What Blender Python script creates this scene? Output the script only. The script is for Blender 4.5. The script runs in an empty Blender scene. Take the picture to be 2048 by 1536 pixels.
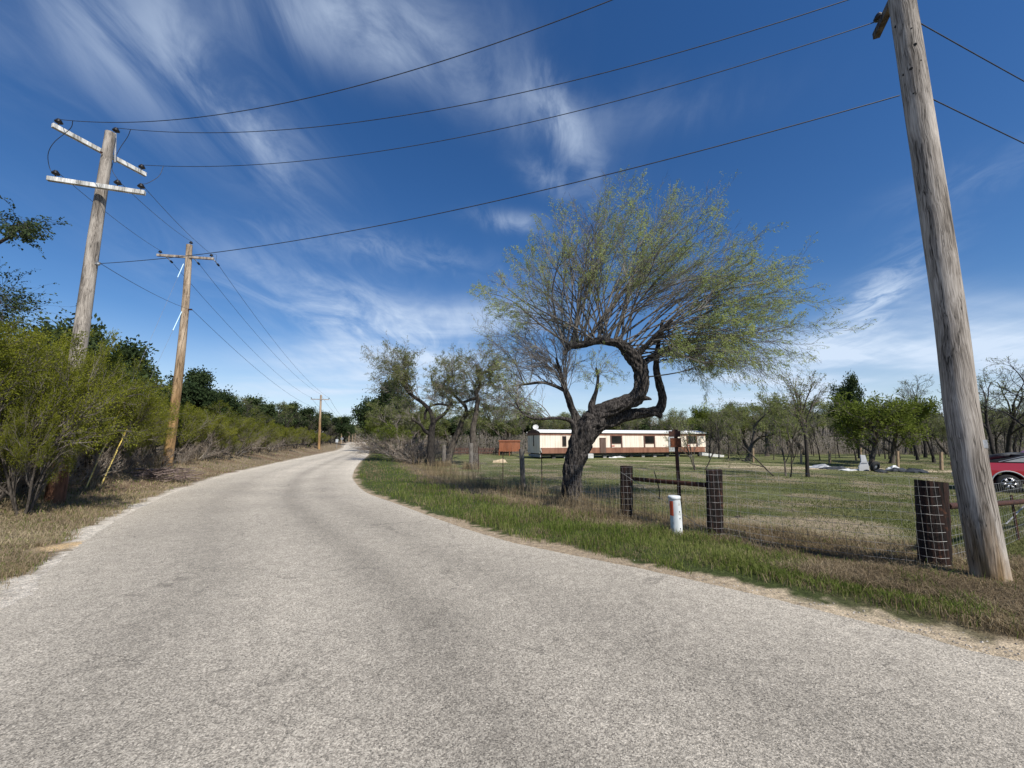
import bpy, math, random
import numpy as np
from mathutils import Vector, Matrix

SC = bpy.context.scene
COL = SC.collection
rad = math.radians
F = 800.0
PITCH = math.atan(112 / 800)
CP, SP = math.cos(PITCH), math.sin(PITCH)
EYE = 1.7


# ------------------------------------------------------------------ survey helpers
def ray(px, py):
    u = (px - 1024) / F
    v = (768 - py) / F
    return u, CP - v * SP, SP + v * CP


def G0(px, py, h=EYE):
    a, b, c = ray(px, py)
    t = h / -c
    return (a * t, b * t)


def at(px, py, Y):
    """point seen at (px,py) standing at world distance Y"""
    a, b, c = ray(px, py)
    return np.array([a * Y / b, Y, EYE + c * Y / b])


# ------------------------------------------------------------------ road edges (world metres)
R_PX = [(1990, 1302), (1850, 1264), (1700, 1228), (1500, 1180), (1300, 1136), (1100, 1097), (1000, 1074), (900, 1043),
        (800, 1007), (740, 986), (714, 965), (708, 948), (720, 925), (738, 908)]
L_PX = [(0, 1210), (60, 1160), (130, 1103), (200, 1055), (280, 1013), (350, 983), (450, 950), (560, 925), (640, 908)]
REDGE = [(26, -16), (16, -8), (10, -2.2), (6.9, 1.0), (5.3, 2.5)] + [G0(*q) for q in R_PX] + [(-26.5, 75), (-32.8, 92), (-39.7, 110), (-50.5, 140), (-74, 205), (-96, 265)]
LEDGE = [(18, -24), (6, -15), (-1, -8), (-4.1, -2), (-5.0, 2)] + [G0(*q) for q in L_PX] + [(-31.5, 75), (-38.2, 92), (-45.3, 110), (-56.3, 140), (-79.8, 205), (-102, 265)]


def smooth_poly(pts, n=10):
    pts = np.array(pts, float)
    P = np.vstack([2 * pts[0] - pts[1], pts, 2 * pts[-1] - pts[-2]])
    out = []
    for i in range(1, len(P) - 2):
        for k in range(n):
            t = k / n
            a, b, c, d = P[i - 1], P[i], P[i + 1], P[i + 2]
            out.append(.5 * (2 * b + (c - a) * t + (2 * a - 5 * b + 4 * c - d) * t * t + (3 * b - a - 3 * c + d) * t ** 3))
    out.append(P[-2])
    return np.array(out)


RE = smooth_poly(REDGE, 6)
LE = smooth_poly(LEDGE, 6)


def sdist(poly, X, Y):
    """signed distance to a polyline, positive on its right-hand side"""
    X = np.asarray(X, float).ravel(); Y = np.asarray(Y, float).ravel()
    best = np.full(X.shape, 1e18); sg = np.zeros(X.shape)
    for i in range(len(poly) - 1):
        a = poly[i]; d = poly[i + 1] - a; L2 = d @ d + 1e-12
        t = np.clip(((X - a[0]) * d[0] + (Y - a[1]) * d[1]) / L2, 0, 1)
        ex = X - a[0] - t * d[0]; ey = Y - a[1] - t * d[1]
        q = ex * ex + ey * ey
        cr = d[1] * (X - a[0]) - d[0] * (Y - a[1])
        m = q < best
        best[m] = q[m]; sg[m] = np.sign(cr[m])
    return np.sqrt(best) * sg


def ss(x, a, b):
    t = np.clip((x - a) / (b - a), 0, 1)
    return t * t * (3 - 2 * t)


_rs = np.random.RandomState(7)
_LAT = _rs.rand(256, 256)


def vn(x, y, s=1.0, o=0):
    x = np.asarray(x) / s + 37.3 * (o + 1); y = np.asarray(y) / s + 91.7 * (o + 1)
    xi = np.floor(x).astype(int); yi = np.floor(y).astype(int)
    fx = x - xi; fy = y - yi
    fx = fx * fx * (3 - 2 * fx); fy = fy * fy * (3 - 2 * fy)
    g = lambda a, b: _LAT[a % 256, b % 256]
    return (g(xi, yi) * (1 - fx) + g(xi + 1, yi) * fx) * (1 - fy) + (g(xi, yi + 1) * (1 - fx) + g(xi + 1, yi + 1) * fx) * fy


def fbm(x, y, s, o=0):
    return .55 * vn(x, y, s, o) + .3 * vn(x, y, s * .45, o + 3) + .15 * vn(x, y, s * .2, o + 5)


def rise(Y):
    return .85 * ss(Y, 60, 142) - 3.0 * ss(Y, 150, 290)


def terr_d(X, Y, dR, dL):
    z = rise(Y) - .3 * ss(dR, .8, 6) + .55 * ss(dL, .5, 3.6)
    z = z - .24 * np.exp(-(((X - 21.5) / 5.5) ** 2 + ((Y - 17.5) / 4.5) ** 2))
    rough = ss(np.maximum(dR, dL), .0, 1.0)
    z = z + rough * (.09 * (fbm(X, Y, 2.2, 1) - .5)) + .015 * rough
    return z


def terr(X, Y):
    X = np.atleast_1d(np.asarray(X, float)); Y = np.atleast_1d(np.asarray(Y, float))
    return terr_d(X, Y, sdist(RE, X, Y), -sdist(LE, X, Y))


def tz(x, y):
    return float(terr(x, y)[0])


# ------------------------------------------------------------------ tagging and mesh building
def tag(o, label=None, cat=None, group=None, kind=None):
    if label: o['label'] = label
    if cat: o['category'] = cat
    if group: o['group'] = group
    if kind: o['kind'] = kind
    return o


def empty(name, loc, label, cat, group=None, rz=0, scale=1):
    o = bpy.data.objects.new(name, None)
    COL.objects.link(o)
    o.location = loc; o.rotation_euler = (0, 0, rz)
    o.scale = (scale,) * 3 if not hasattr(scale, '__len__') else scale
    o.empty_display_size = .2
    return tag(o, label, cat, group)


class MB:
    def __init__(s):
        s.V = []; s.F = []; s.n = 0

    def add(s, v, f, m=0):
        v = np.asarray(v, float).reshape(-1, 3); f = np.asarray(f, int)
        s.V.append(v); s.F.append((f + s.n, m)); s.n += len(v)

    def box(s, c, size, m=0, R=None):
        x, y, z = [q / 2 for q in size]
        v = np.array([(-x, -y, -z), (x, -y, -z), (x, y, -z), (-x, y, -z), (-x, -y, z), (x, -y, z), (x, y, z), (-x, y, z)], float)
        if R is not None: v = v @ np.array(R).T
        s.add(v + np.array(c), [(0, 3, 2, 1), (4, 5, 6, 7), (0, 1, 5, 4), (1, 2, 6, 5), (2, 3, 7, 6), (3, 0, 4, 7)], m)

    def bar(s, a, b, w, h, m=0):
        a = np.array(a, float); b = np.array(b, float); d = b - a; L = np.linalg.norm(d); d /= L
        up = np.array([0, 0, 1.]) if abs(d[2]) < .9 else np.array([0, 1., 0])
        sx = np.cross(up, d); sx /= np.linalg.norm(sx); uz = np.cross(d, sx)
        s.box((a + b) / 2, (w, L, h), m, np.stack([sx, d, uz], 1))

    def tube(s, P, R, k=10, m=0, cap=True, wob=None):
        P = np.asarray(P, float); n = len(P); R = np.broadcast_to(np.asarray(R, float), (n,))
        T = np.gradient(P, axis=0); T /= np.linalg.norm(T, axis=1)[:, None] + 1e-12
        N = np.zeros_like(P)
        r = np.array([0, 1., 0]) if abs(T[0][1]) < .8 else np.array([1., 0, 0])
        for i in range(n):
            r = r - T[i] * (r @ T[i]); r /= np.linalg.norm(r); N[i] = r
        B = np.cross(T, N)
        a = np.arange(k) * 2 * np.pi / k
        rr = R[:, None] * np.ones((1, k))
        if wob is not None: rr = rr * wob(n, k)
        v = P[:, None] + rr[..., None] * (np.cos(a)[None, :, None] * N[:, None] + np.sin(a)[None, :, None] * B[:, None])
        i = np.arange(n - 1)[:, None] * k; j = np.arange(k)[None]; j2 = (j + 1) % k
        f = np.stack([i + j, i + j2, i + k + j2, i + k + j], -1).reshape(-1, 4)
        base = s.n
        s.add(v.reshape(-1, 3), f, m)
        if cap:
            for (row, c, fl) in ((0, P[0], 1), (n - 1, P[-1], 0)):
                vv = np.vstack([v[row], c[None]])
                ff = [((q + 1) % k, q, k) if fl else (q, (q + 1) % k, k) for q in range(k)]
                s.add(vv, ff, m)
        return base

    def tubes(s, P, R, k=3, m=0):
        """many thin tubes at once; P (n,q,3) R (n,q)"""
        n, q, _ = P.shape
        D = P[:, -1] - P[:, 0]; D /= np.linalg.norm(D, axis=1)[:, None] + 1e-9
        ref = np.where(np.abs(D[:, 2:3]) < .9, np.array([[0, 0, 1.]]), np.array([[1., 0, 0]]))
        N = np.cross(D, ref); N /= np.linalg.norm(N, axis=1)[:, None] + 1e-9
        B = np.cross(D, N)
        a = np.arange(k) * 2 * np.pi / k
        off = np.cos(a)[None, :, None] * N[:, None] + np.sin(a)[None, :, None] * B[:, None]
        v = P[:, :, None] + R[:, :, None, None] * off[:, None]
        t = np.arange(n)[:, None, None] * (q * k); i = np.arange(q - 1)[None, :, None] * k; j = np.arange(k)[None, None]; j2 = (j + 1) % k
        f = np.stack([t + i + j, t + i + j2, t + i + k + j2, t + i + k + j], -1).reshape(-1, 4)
        s.add(v.reshape(-1, 3), f, m)

    def lathe(s, c, prof, k=16, m=0, axis=(0, 0, 1)):
        ax = np.array(axis, float); ax /= np.linalg.norm(ax)
        r = np.array([0, 1., 0]) if abs(ax[1]) < .8 else np.array([1., 0, 0])
        N = np.cross(ax, r); N /= np.linalg.norm(N); B = np.cross(ax, N)
        a = np.arange(k) * 2 * np.pi / k; n = len(prof)
        v = np.array([[np.array(c) + ax * z + rr * (math.cos(t) * N + math.sin(t) * B) for t in a] for rr, z in prof])
        i = np.arange(n - 1)[:, None] * k; j = np.arange(k)[None]; j2 = (j + 1) % k
        s.add(v.reshape(-1, 3), np.stack([i + j, i + j2, i + k + j2, i + k + j], -1).reshape(-1, 4), m)

    def leaves(s, P, D, ln, wd, rs, m=0):
        n = len(P)
        if n == 0: return
        r = rs.randn(n, 3); sd = np.cross(D, r); sd /= np.linalg.norm(sd, axis=1)[:, None] + 1e-9
        ln = ln * (.6 + .8 * rs.rand(n, 1)); wd = wd * (.6 + .8 * rs.rand(n, 1))
        a = P; b = P + D * ln * .5 + sd * wd * .5; c = P + D * ln; d = P + D * ln * .5 - sd * wd * .5
        v = np.stack([a, b, c, d], 1).reshape(-1, 3)
        s.add(v, (np.arange(n)[:, None] * 4 + np.arange(4)[None]), m)

    def mesh(s, name, mats, smooth=False):
        me = bpy.data.meshes.new(name)
        V = np.vstack(s.V); me.vertices.add(len(V)); me.vertices.foreach_set('co', V.ravel())
        nl = sum(f.size for f, _ in s.F); npoly = sum(len(f) for f, _ in s.F)
        me.loops.add(nl); me.polygons.add(npoly)
        li = np.concatenate([f.ravel() for f, _ in s.F])
        sz = np.concatenate([np.full(len(f), f.shape[1]) for f, _ in s.F])
        mi = np.concatenate([np.full(len(f), m) for f, m in s.F])
        me.loops.foreach_set('vertex_index', li)
        me.polygons.foreach_set('loop_start', np.concatenate([[0], np.cumsum(sz)[:-1]]))
        me.polygons.foreach_set('loop_total', sz)
        me.polygons.foreach_set('material_index', mi)
        me.polygons.foreach_set('use_smooth', np.full(npoly, smooth))
        for q in (mats if isinstance(mats, (list, tuple)) else [mats]): me.materials.append(q)
        me.update(calc_edges=True)
        return me

    def build(s, name, mats, parent=None, smooth=False, bevel=0):
        o = bpy.data.objects.new(name, s.mesh(name, mats, smooth))
        COL.objects.link(o)
        if bevel:
            b = o.modifiers.new('bevel', 'BEVEL'); b.width = bevel; b.segments = 2; b.limit_method = 'ANGLE'
        if parent is not None:
            o.parent = parent
        return o


def local(parent, *pts):
    """world points into the space of an unrotated, unscaled empty"""
    l = np.array(parent.location)
    return [np.asarray(p, float) - l for p in pts]


# ------------------------------------------------------------------ materials
def mk(name):
    m = bpy.data.materials.new(name); m.use_nodes = True
    nt = m.node_tree
    return m, nt, nt.nodes['Principled BSDF']


def pm(name, c1, c2=None, scale=(5, 5, 5), rough=.8, bump=0, bscale=None, detail=6, metal=0, lo=.35, hi=.65, spots=None, dist=.01):
    m, nt, b = mk(name); N = nt.nodes.new; L = nt.links.new
    b.inputs['Roughness'].default_value = rough; b.inputs['Metallic'].default_value = metal
    b.inputs['Specular IOR Level'].default_value = .3
    if c2 is None:
        b.inputs['Base Color'].default_value = (*c1, 1)
        c2 = c1
    tc = N('ShaderNodeTexCoord'); mp = N('ShaderNodeMapping'); mp.inputs['Scale'].default_value = scale
    L(tc.outputs['Object'], mp.inputs[0])
    nz = N('ShaderNodeTexNoise'); nz.inputs['Scale'].default_value = 1; nz.inputs['Detail'].default_value = detail; nz.inputs['Roughness'].default_value = .62
    L(mp.outputs[0], nz.inputs['Vector'])
    cr = N('ShaderNodeValToRGB'); cr.color_ramp.elements[0].position = lo; cr.color_ramp.elements[1].position = hi
    cr.color_ramp.elements[0].color = (*c1, 1); cr.color_ramp.elements[1].color = (*c2, 1)
    L(nz.outputs[0], cr.inputs[0])
    out = cr.outputs[0]
    if spots:
        c3, sc3, l3, h3 = spots
        n3 = N('ShaderNodeTexNoise'); n3.inputs['Scale'].default_value = sc3; n3.inputs['Detail'].default_value = 5
        L(tc.outputs['Object'], n3.inputs['Vector'])
        r3 = N('ShaderNodeMapRange'); r3.inputs[1].default_value = l3; r3.inputs[2].default_value = h3
        L(n3.outputs[0], r3.inputs[0])
        mx = N('ShaderNodeMix'); mx.data_type = 'RGBA'; mx.inputs[7].default_value = (*c3, 1)
        L(r3.outputs[0], mx.inputs[0]); L(out, mx.inputs[6]); out = mx.outputs[2]
    L(out, b.inputs['Base Color'])
    if bump:
        bp = N('ShaderNodeBump'); bp.inputs['Strength'].default_value = bump; bp.inputs['Distance'].default_value = dist
        if bscale:
            mp2 = N('ShaderNodeMapping'); mp2.inputs['Scale'].default_value = bscale; L(tc.outputs['Object'], mp2.inputs[0])
            n2 = N('ShaderNodeTexNoise'); n2.inputs['Scale'].default_value = 1; n2.inputs['Detail'].default_value = 8; L(mp2.outputs[0], n2.inputs['Vector']); L(n2.outputs[0], bp.inputs['Height'])
        else:
            L(nz.outputs[0], bp.inputs['Height'])
        L(bp.outputs[0], b.inputs['Normal'])
    return m


def leafm(name, cols, trans=.35, patch=None, pscale=.8):
    """leaf colour differs leaf by leaf and clump by clump"""
    m, nt, b = mk(name); N = nt.nodes.new; L = nt.links.new
    nt.nodes.remove(b); out = nt.nodes['Material Output']
    g = N('ShaderNodeNewGeometry'); cr = N('ShaderNodeValToRGB')
    els = cr.color_ramp.elements
    for i, c in enumerate(cols):
        e = els[i] if i < 2 else els.new(1)
        e.position = i / (len(cols) - 1); e.color = (*c, 1)
    tc = N('ShaderNodeTexCoord'); nz = N('ShaderNodeTexNoise'); nz.inputs['Scale'].default_value = pscale; nz.inputs['Detail'].default_value = 3
    L(tc.outputs['Object'], nz.inputs['Vector'])
    oi = N('ShaderNodeObjectInfo')
    a = N('ShaderNodeMath'); a.operation = 'MULTIPLY_ADD'; a.inputs[1].default_value = .45; L(g.outputs['Random Per Island'], a.inputs[0])
    a2 = N('ShaderNodeMath'); a2.operation = 'MULTIPLY_ADD'; a2.inputs[1].default_value = 1.5; a2.inputs[2].default_value = -.62; L(nz.outputs[0], a2.inputs[0])
    a3 = N('ShaderNodeMath'); a3.operation = 'MULTIPLY_ADD'; a3.inputs[1].default_value = .3; L(oi.outputs['Random'], a3.inputs[0]); L(a2.outputs[0], a3.inputs[2])
    L(a3.outputs[0], a.inputs[2]); L(a.outputs[0], cr.inputs[0])
    d = N('ShaderNodeBsdfDiffuse'); t = N('ShaderNodeBsdfTranslucent'); mx = N('ShaderNodeMixShader'); mx.inputs[0].default_value = trans
    L(cr.outputs[0], d.inputs[0]); L(cr.outputs[0], t.inputs[0]); L(d.outputs[0], mx.inputs[1]); L(t.outputs[0], mx.inputs[2]); L(mx.outputs[0], out.inputs[0])
    return m


M = {}
M['bark_big'] = pm('bark_rough_dark', (.010, .008, .007), (.15, .13, .115), (30, 30, 7), .95, 1.0, (50, 50, 10), lo=.42, hi=.72, dist=.05)
M['bark'] = pm('bark_grey_brown', (.035, .028, .022), (.13, .11, .09), (14, 14, 4), .95, .8, dist=.03)
M['bark_dark'] = pm('bark_blackish', (.012, .010, .009), (.055, .047, .04), (14, 14, 4), .95, .8, dist=.03)
M['twig'] = pm('twig_grey', (.10, .085, .07), (.26, .23, .195), (3, 3, 3), .9)
M['twig_dark'] = pm('twig_dark_brown', (.035, .03, .025), (.10, .088, .075), (3, 3, 3), .9)
M['twig_big'] = pm('twig_of_leaning_tree', (.075, .066, .058), (.22, .2, .175), (3, 3, 3), .9)
M['twig_pink'] = pm('twig_pinkish', (.12, .085, .07), (.26, .2, .175), (3, 3, 3), .9)
M['twig_pale'] = pm('twig_pale_dead', (.12, .09, .065), (.34, .28, .22), (4, 4, 4), .9)
M['leaf_big'] = leafm('leaf_willowy_spring', [(.19, .23, .07), (.32, .38, .12), (.48, .53, .2)], .45)
M['leaf_mesq'] = leafm('leaf_spring_green', [(.13, .145, .05), (.21, .235, .08), (.33, .36, .13)], .52)
M['leaf_huis'] = leafm('leaf_olive_bright', [(.10, .115, .018), (.20, .215, .028), (.33, .33, .05)], .48)
M['leaf_oak'] = leafm('leaf_evergreen_dark', [(.022, .036, .016), (.045, .066, .028), (.09, .12, .05)], .2)
M['leaf_green'] = leafm('leaf_tree_mid_green', [(.075, .095, .018), (.13, .165, .03), (.22, .25, .055)], .35)
M['grass_green'] = leafm('grass_blade_green', [(.065, .09, .02), (.13, .175, .035), (.28, .29, .10)], .35, pscale=.5)
M['grass_field'] = leafm('grass_blade_field', [(.075, .095, .025), (.125, .15, .042), (.25, .23, .11)], .3, pscale=.5)
M['grass_dry'] = leafm('grass_blade_straw', [(.13, .095, .055), (.26, .2, .12), (.43, .35, .22)], .25, pscale=.5)
M['grass_brown'] = leafm('grass_blade_brown', [(.12, .088, .055), (.26, .20, .125), (.46, .38, .25)], .2, pscale=.5)


def polewood(name, dark, light, low=None, zlo=0, zhi=3):
    m, nt, b = mk(name); N = nt.nodes.new; L = nt.links.new
    b.inputs['Roughness'].default_value = .9; b.inputs['Specular IOR Level'].default_value = .15
    tc = N('ShaderNodeTexCoord'); wp = N('ShaderNodeTexNoise'); wp.inputs['Scale'].default_value = 1.6; wp.inputs['Detail'].default_value = 2
    L(tc.outputs['Object'], wp.inputs['Vector'])
    ad = N('ShaderNodeVectorMath'); ad.operation = 'MULTIPLY_ADD'; ad.inputs[1].default_value = (.07, .07, .2)
    L(wp.outputs['Color'], ad.inputs[0]); L(tc.outputs['Object'], ad.inputs[2])
    mp = N('ShaderNodeMapping'); mp.inputs['Scale'].default_value = (85, 85, 2.2); L(ad.outputs[0], mp.inputs[0])
    n1 = N('ShaderNodeTexNoise'); n1.inputs['Scale'].default_value = 1; n1.inputs['Detail'].default_value = 7; n1.inputs['Roughness'].default_value = .6; L(mp.outputs[0], n1.inputs['Vector'])
    mp2 = N('ShaderNodeMapping'); mp2.inputs['Scale'].default_value = (7, 7, .9); L(ad.outputs[0], mp2.inputs[0])
    n2 = N('ShaderNodeTexNoise'); n2.inputs['Scale'].default_value = 1; n2.inputs['Detail'].default_value = 5; L(mp2.outputs[0], n2.inputs['Vector'])
    mm = N('ShaderNodeMath'); mm.operation = 'MULTIPLY_ADD'; mm.inputs[1].default_value = .55; L(n1.outputs[0], mm.inputs[0])
    m2 = N('ShaderNodeMath'); m2.operation = 'MULTIPLY'; m2.inputs[1].default_value = .5; L(n2.outputs[0], m2.inputs[0]); L(m2.outputs[0], mm.inputs[2])
    cr = N('ShaderNodeValToRGB'); e = cr.color_ramp.elements
    e[0].position = .38; e[0].color = (*[q * .3 for q in dark], 1); e[1].position = .64; e[1].color = (*light, 1)
    x = e.new(.46); x.color = (*dark, 1)
    L(mm.outputs[0], cr.inputs[0]); out = cr.outputs[0]
    if low:
        sp = N('ShaderNodeSeparateXYZ'); L(tc.outputs['Object'], sp.inputs[0])
        sh = N('ShaderNodeMath'); sh.operation = 'MULTIPLY_ADD'; sh.inputs[1].default_value = 2.2; L(n2.outputs[0], sh.inputs[0]); L(sp.outputs[2], sh.inputs[2])
        mr = N('ShaderNodeMapRange'); mr.inputs[1].default_value = zlo + 1.1; mr.inputs[2].default_value = zhi + 1.1; mr.inputs[3].default_value = 1; mr.inputs[4].default_value = 0
        L(sh.outputs[0], mr.inputs[0])
        c2 = N('ShaderNodeValToRGB'); c2.color_ramp.elements[0].position = .4; c2.color_ramp.elements[1].position = .62
        c2.color_ramp.elements[0].color = (*[q * .3 for q in low], 1); c2.color_ramp.elements[1].color = (*low, 1); L(mm.outputs[0], c2.inputs[0])
        mx = N('ShaderNodeMix'); mx.data_type = 'RGBA'; L(mr.outputs[0], mx.inputs[0]); L(out, mx.inputs[6]); L(c2.outputs[0], mx.inputs[7]); out = mx.outputs[2]
    # drying checks: long thin dark splits
    mp4 = N('ShaderNodeMapping'); mp4.inputs['Scale'].default_value = (16, 16, .55); L(ad.outputs[0], mp4.inputs[0])
    n4 = N('ShaderNodeTexNoise'); n4.inputs['Scale'].default_value = 1; n4.inputs['Detail'].default_value = 3; L(mp4.outputs[0], n4.inputs['Vector'])
    a4 = N('ShaderNodeMath'); a4.operation = 'SUBTRACT'; a4.inputs[1].default_value = .5; L(n4.outputs[0], a4.inputs[0])
    b4 = N('ShaderNodeMath'); b4.operation = 'ABSOLUTE'; L(a4.outputs[0], b4.inputs[0])
    r4_ = N('ShaderNodeMapRange'); r4_.inputs[1].default_value = .004; r4_.inputs[2].default_value = .014; r4_.inputs[3].default_value = .25; r4_.inputs[4].default_value = 1; L(b4.outputs[0], r4_.inputs[0])
    g4 = N('ShaderNodeMapRange'); g4.inputs[1].default_value = .45; g4.inputs[2].default_value = .55; L(n2.outputs[0], g4.inputs[0])
    x4 = N('ShaderNodeMath'); x4.operation = 'MAXIMUM'; L(r4_.outputs[0], x4.inputs[0]); L(g4.outputs[0], x4.inputs[1])
    v4 = N('ShaderNodeVectorMath'); v4.operation = 'SCALE'; L(out, v4.inputs[0]); L(x4.outputs[0], v4.inputs['Scale']); out = v4.outputs[0]
    L(out, b.inputs['Base Color'])
    bp = N('ShaderNodeBump'); bp.inputs['Strength'].default_value = .8; bp.inputs['Distance'].default_value = .012; L(mm.outputs[0], bp.inputs['Height']); L(bp.outputs[0], b.inputs['Normal'])
    return m


M['pole_near'] = polewood('weathered_pole_wood_grey', (.18, .155, .13), (.48, .43, .375), (.44, .29, .15), .0, .7)
M['pole_left'] = polewood('weathered_pole_wood_pale', (.19, .165, .14), (.46, .41, .35), (.16, .08, .05), .6, 2.2)
M['pole_tan'] = polewood('pole_wood_tan_orange', (.26, .19, .13), (.56, .45, .33), (.42, .26, .12), 3, 7)
M['arm'] = polewood('crossarm_wood_bleached', (.36, .35, .32), (.78, .77, .73))
M['arm_dark'] = polewood('crossarm_wood_dark', (.05, .04, .035), (.17, .145, .12))
M['arm_old'] = polewood('crossarm_wood_old', (.22, .17, .13), (.5, .44, .37))
M['creosote'] = pm('creosote_post_wood', (.008, .006, .005), (.055, .022, .014), (30, 30, 2.5), .85, .9, lo=.42, hi=.75, dist=.02, spots=((.15, .06, .03), 9, .62, .8))
M['postgrey'] = pm('grey_cedar_post', (.07, .06, .05), (.27, .24, .21), (30, 30, 3), .9, .8, dist=.02)
M['posttan'] = pm('tan_field_post', (.2, .14, .08), (.42, .31, .2), (20, 20, 3), .9, .4)
M['rust'] = pm('rusted_steel', (.045, .016, .008), (.16, .05, .018), (12, 12, 12), .85, .3)
M['rustdark'] = pm('rusted_pipe_dark', (.02, .010, .008), (.085, .032, .018), (14, 14, 14), .8, .3)
M['galv'] = pm('galvanised_wire', (.2, .19, .18), (.42, .41, .39), (9, 9, 9), .5, metal=.5)
M['cable'] = pm('power_cable', (.03, .035, .05), (.05, .06, .08), rough=.5)
M['splice'] = pm('bright_preformed_wire', (.5, .5, .52), (.65, .65, .66), rough=.45, metal=.3)
M['porcelain'] = pm('brown_black_porcelain', (.015, .014, .016), (.03, .028, .03), rough=.35)
M['glassrod'] = pm('pale_blue_fibreglass', (.5, .68, .78), (.62, .78, .85), rough=.5)
M['yellow'] = pm('yellow_guy_plastic', (.55, .41, .08), (.72, .56, .16), (9, 9, 9), .5)
M['pipewhite'] = pm('white_plastic_pipe', (.5, .54, .54), (.74, .76, .75), (9, 9, 2.5), .5, spots=((.3, .26, .2), 9, .56, .78))
M['orange'] = pm('orange_sticker', (.62, .085, .03), (.72, .12, .05), (15, 15, 15), .6)
M['black'] = pm('dark_hole', (.006, .006, .006))
M['tinmetal'] = pm('dull_tin', (.25, .26, .27), (.45, .46, .47), (20, 20, 20), .5, metal=.5)


def siding(name, c, groove=.3, dirt=(.6, .5, .38)):
    m, nt, b = mk(name); N = nt.nodes.new; L = nt.links.new
    b.inputs['Roughness'].default_value = .6
    tc = N('ShaderNodeTexCoord'); sp = N('ShaderNodeSeparateXYZ'); L(tc.outputs['Object'], sp.inputs[0])
    ad = N('ShaderNodeMath'); ad.operation = 'ADD'; L(sp.outputs[0], ad.inputs[0]); L(sp.outputs[1], ad.inputs[1])
    md = N('ShaderNodeMath'); md.operation = 'PINGPONG'; md.inputs[1].default_value = groove / 2; L(ad.outputs[0], md.inputs[0])
    mr = N('ShaderNodeMapRange'); mr.inputs[1].default_value = 0; mr.inputs[2].default_value = .014; mr.inputs[3].default_value = .45; mr.inputs[4].default_value = 1
    L(md.outputs[0], mr.inputs[0])
    mp = N('ShaderNodeMapping'); mp.inputs['Scale'].default_value = (2.2, 2.2, .4); L(tc.outputs['Object'], mp.inputs[0])
    nz = N('ShaderNodeTexNoise'); nz.inputs['Scale'].default_value = 1; nz.inputs['Detail'].default_value = 6; L(mp.outputs[0], nz.inputs['Vector'])
    cr = N('ShaderNodeValToRGB'); cr.color_ramp.elements[0].position = .3; cr.color_ramp.elements[1].position = .55
    cr.color_ramp.elements[0].color = (*[a * b_ for a, b_ in zip(c, dirt)], 1); cr.color_ramp.elements[1].color = (*c, 1); L(nz.outputs[0], cr.inputs[0])
    mx = N('ShaderNodeMix'); mx.data_type = 'RGBA'; mx.blend_type = 'MULTIPLY'; mx.inputs[0].default_value = 1; L(cr.outputs[0], mx.inputs[6]); L(mr.outputs[0], mx.inputs[7])
    L(mx.outputs[2], b.inputs['Base Color'])
    bp = N('ShaderNodeBump'); bp.inputs['Distance'].default_value = .01; bp.inputs['Strength'].default_value = .6; L(mr.outputs[0], bp.inputs['Height']); L(bp.outputs[0], b.inputs['Normal'])
    return m


M['cream'] = siding('cream_siding', (.84, .745, .62), .3, (.82, .78, .72))
M['brown'] = siding('reddish_brown_siding', (.27, .125, .075), .15, (.6, .5, .45))
M['roofwhite'] = pm('white_roof_metal', (.75, .75, .72), (.85, .84, .8), (2, 2, 2), .5)
M['frame_brown'] = pm('dark_brown_trim', (.09, .045, .035), (.15, .08, .06), (5, 5, 5), .7)
M['door'] = siding('brown_door', (.14, .09, .07), .2)
M['glass'] = pm('dark_window', (.008, .008, .008), (.02, .02, .018), (1, 1, 1), .15)
M['steelbeam'] = pm('chassis_steel', (.04, .038, .036), (.14, .13, .12), (3, 3, 3), .8)
M['block'] = pm('concrete_block', (.25, .24, .22), (.4, .38, .35), (6, 6, 6), .9, .3)
M['whitesheet'] = pm('white_sheet', (.45, .45, .43), (.75, .75, .72), (5, 5, 5), .6, .3)
M['redwood'] = siding('red_stained_boards', (.34, .115, .05), .14, (.6, .55, .5))
M['red_paint'] = pm('red_car_paint', (.36, .012, .022), (.38, .014, .025), (1, 1, 1), .25)
bp_ = M['red_paint'].node_tree.nodes['Principled BSDF']; bp_.inputs['Coat Weight'].default_value = 1; bp_.inputs['Coat Roughness'].default_value = .05
M['tyre'] = pm('tyre_rubber', (.018, .018, .018), (.03, .03, .03), (8, 8, 8), .85)
M['alloy'] = pm('alloy_metal', (.4, .4, .41), (.5, .5, .51), (5, 5, 5), .3, metal=.8)
M['blackplastic'] = pm('black_plastic', (.012, .012, .013), (.02, .02, .02), (5, 5, 5), .45)
M['carglass'] = pm('car_glass', (.02, .025, .028), (.02, .025, .028), (1, 1, 1), .05)
M['greypanel'] = pm('grey_panel', (.3, .31, .32), (.38, .39, .39), (3, 3, 3), .6)
M['signwhite'] = pm('white_sign_face', (.45, .5, .52), (.55, .58, .6), (3, 3, 3), .5)
M['lamp_red'] = pm('red_tail_lens', (.4, .01, .01), (.5, .02, .02), rough=.2)
M['tarp'] = pm('dark_tarp', (.02, .022, .025), (.06, .065, .07), (4, 4, 4), .7, .5)


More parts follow.
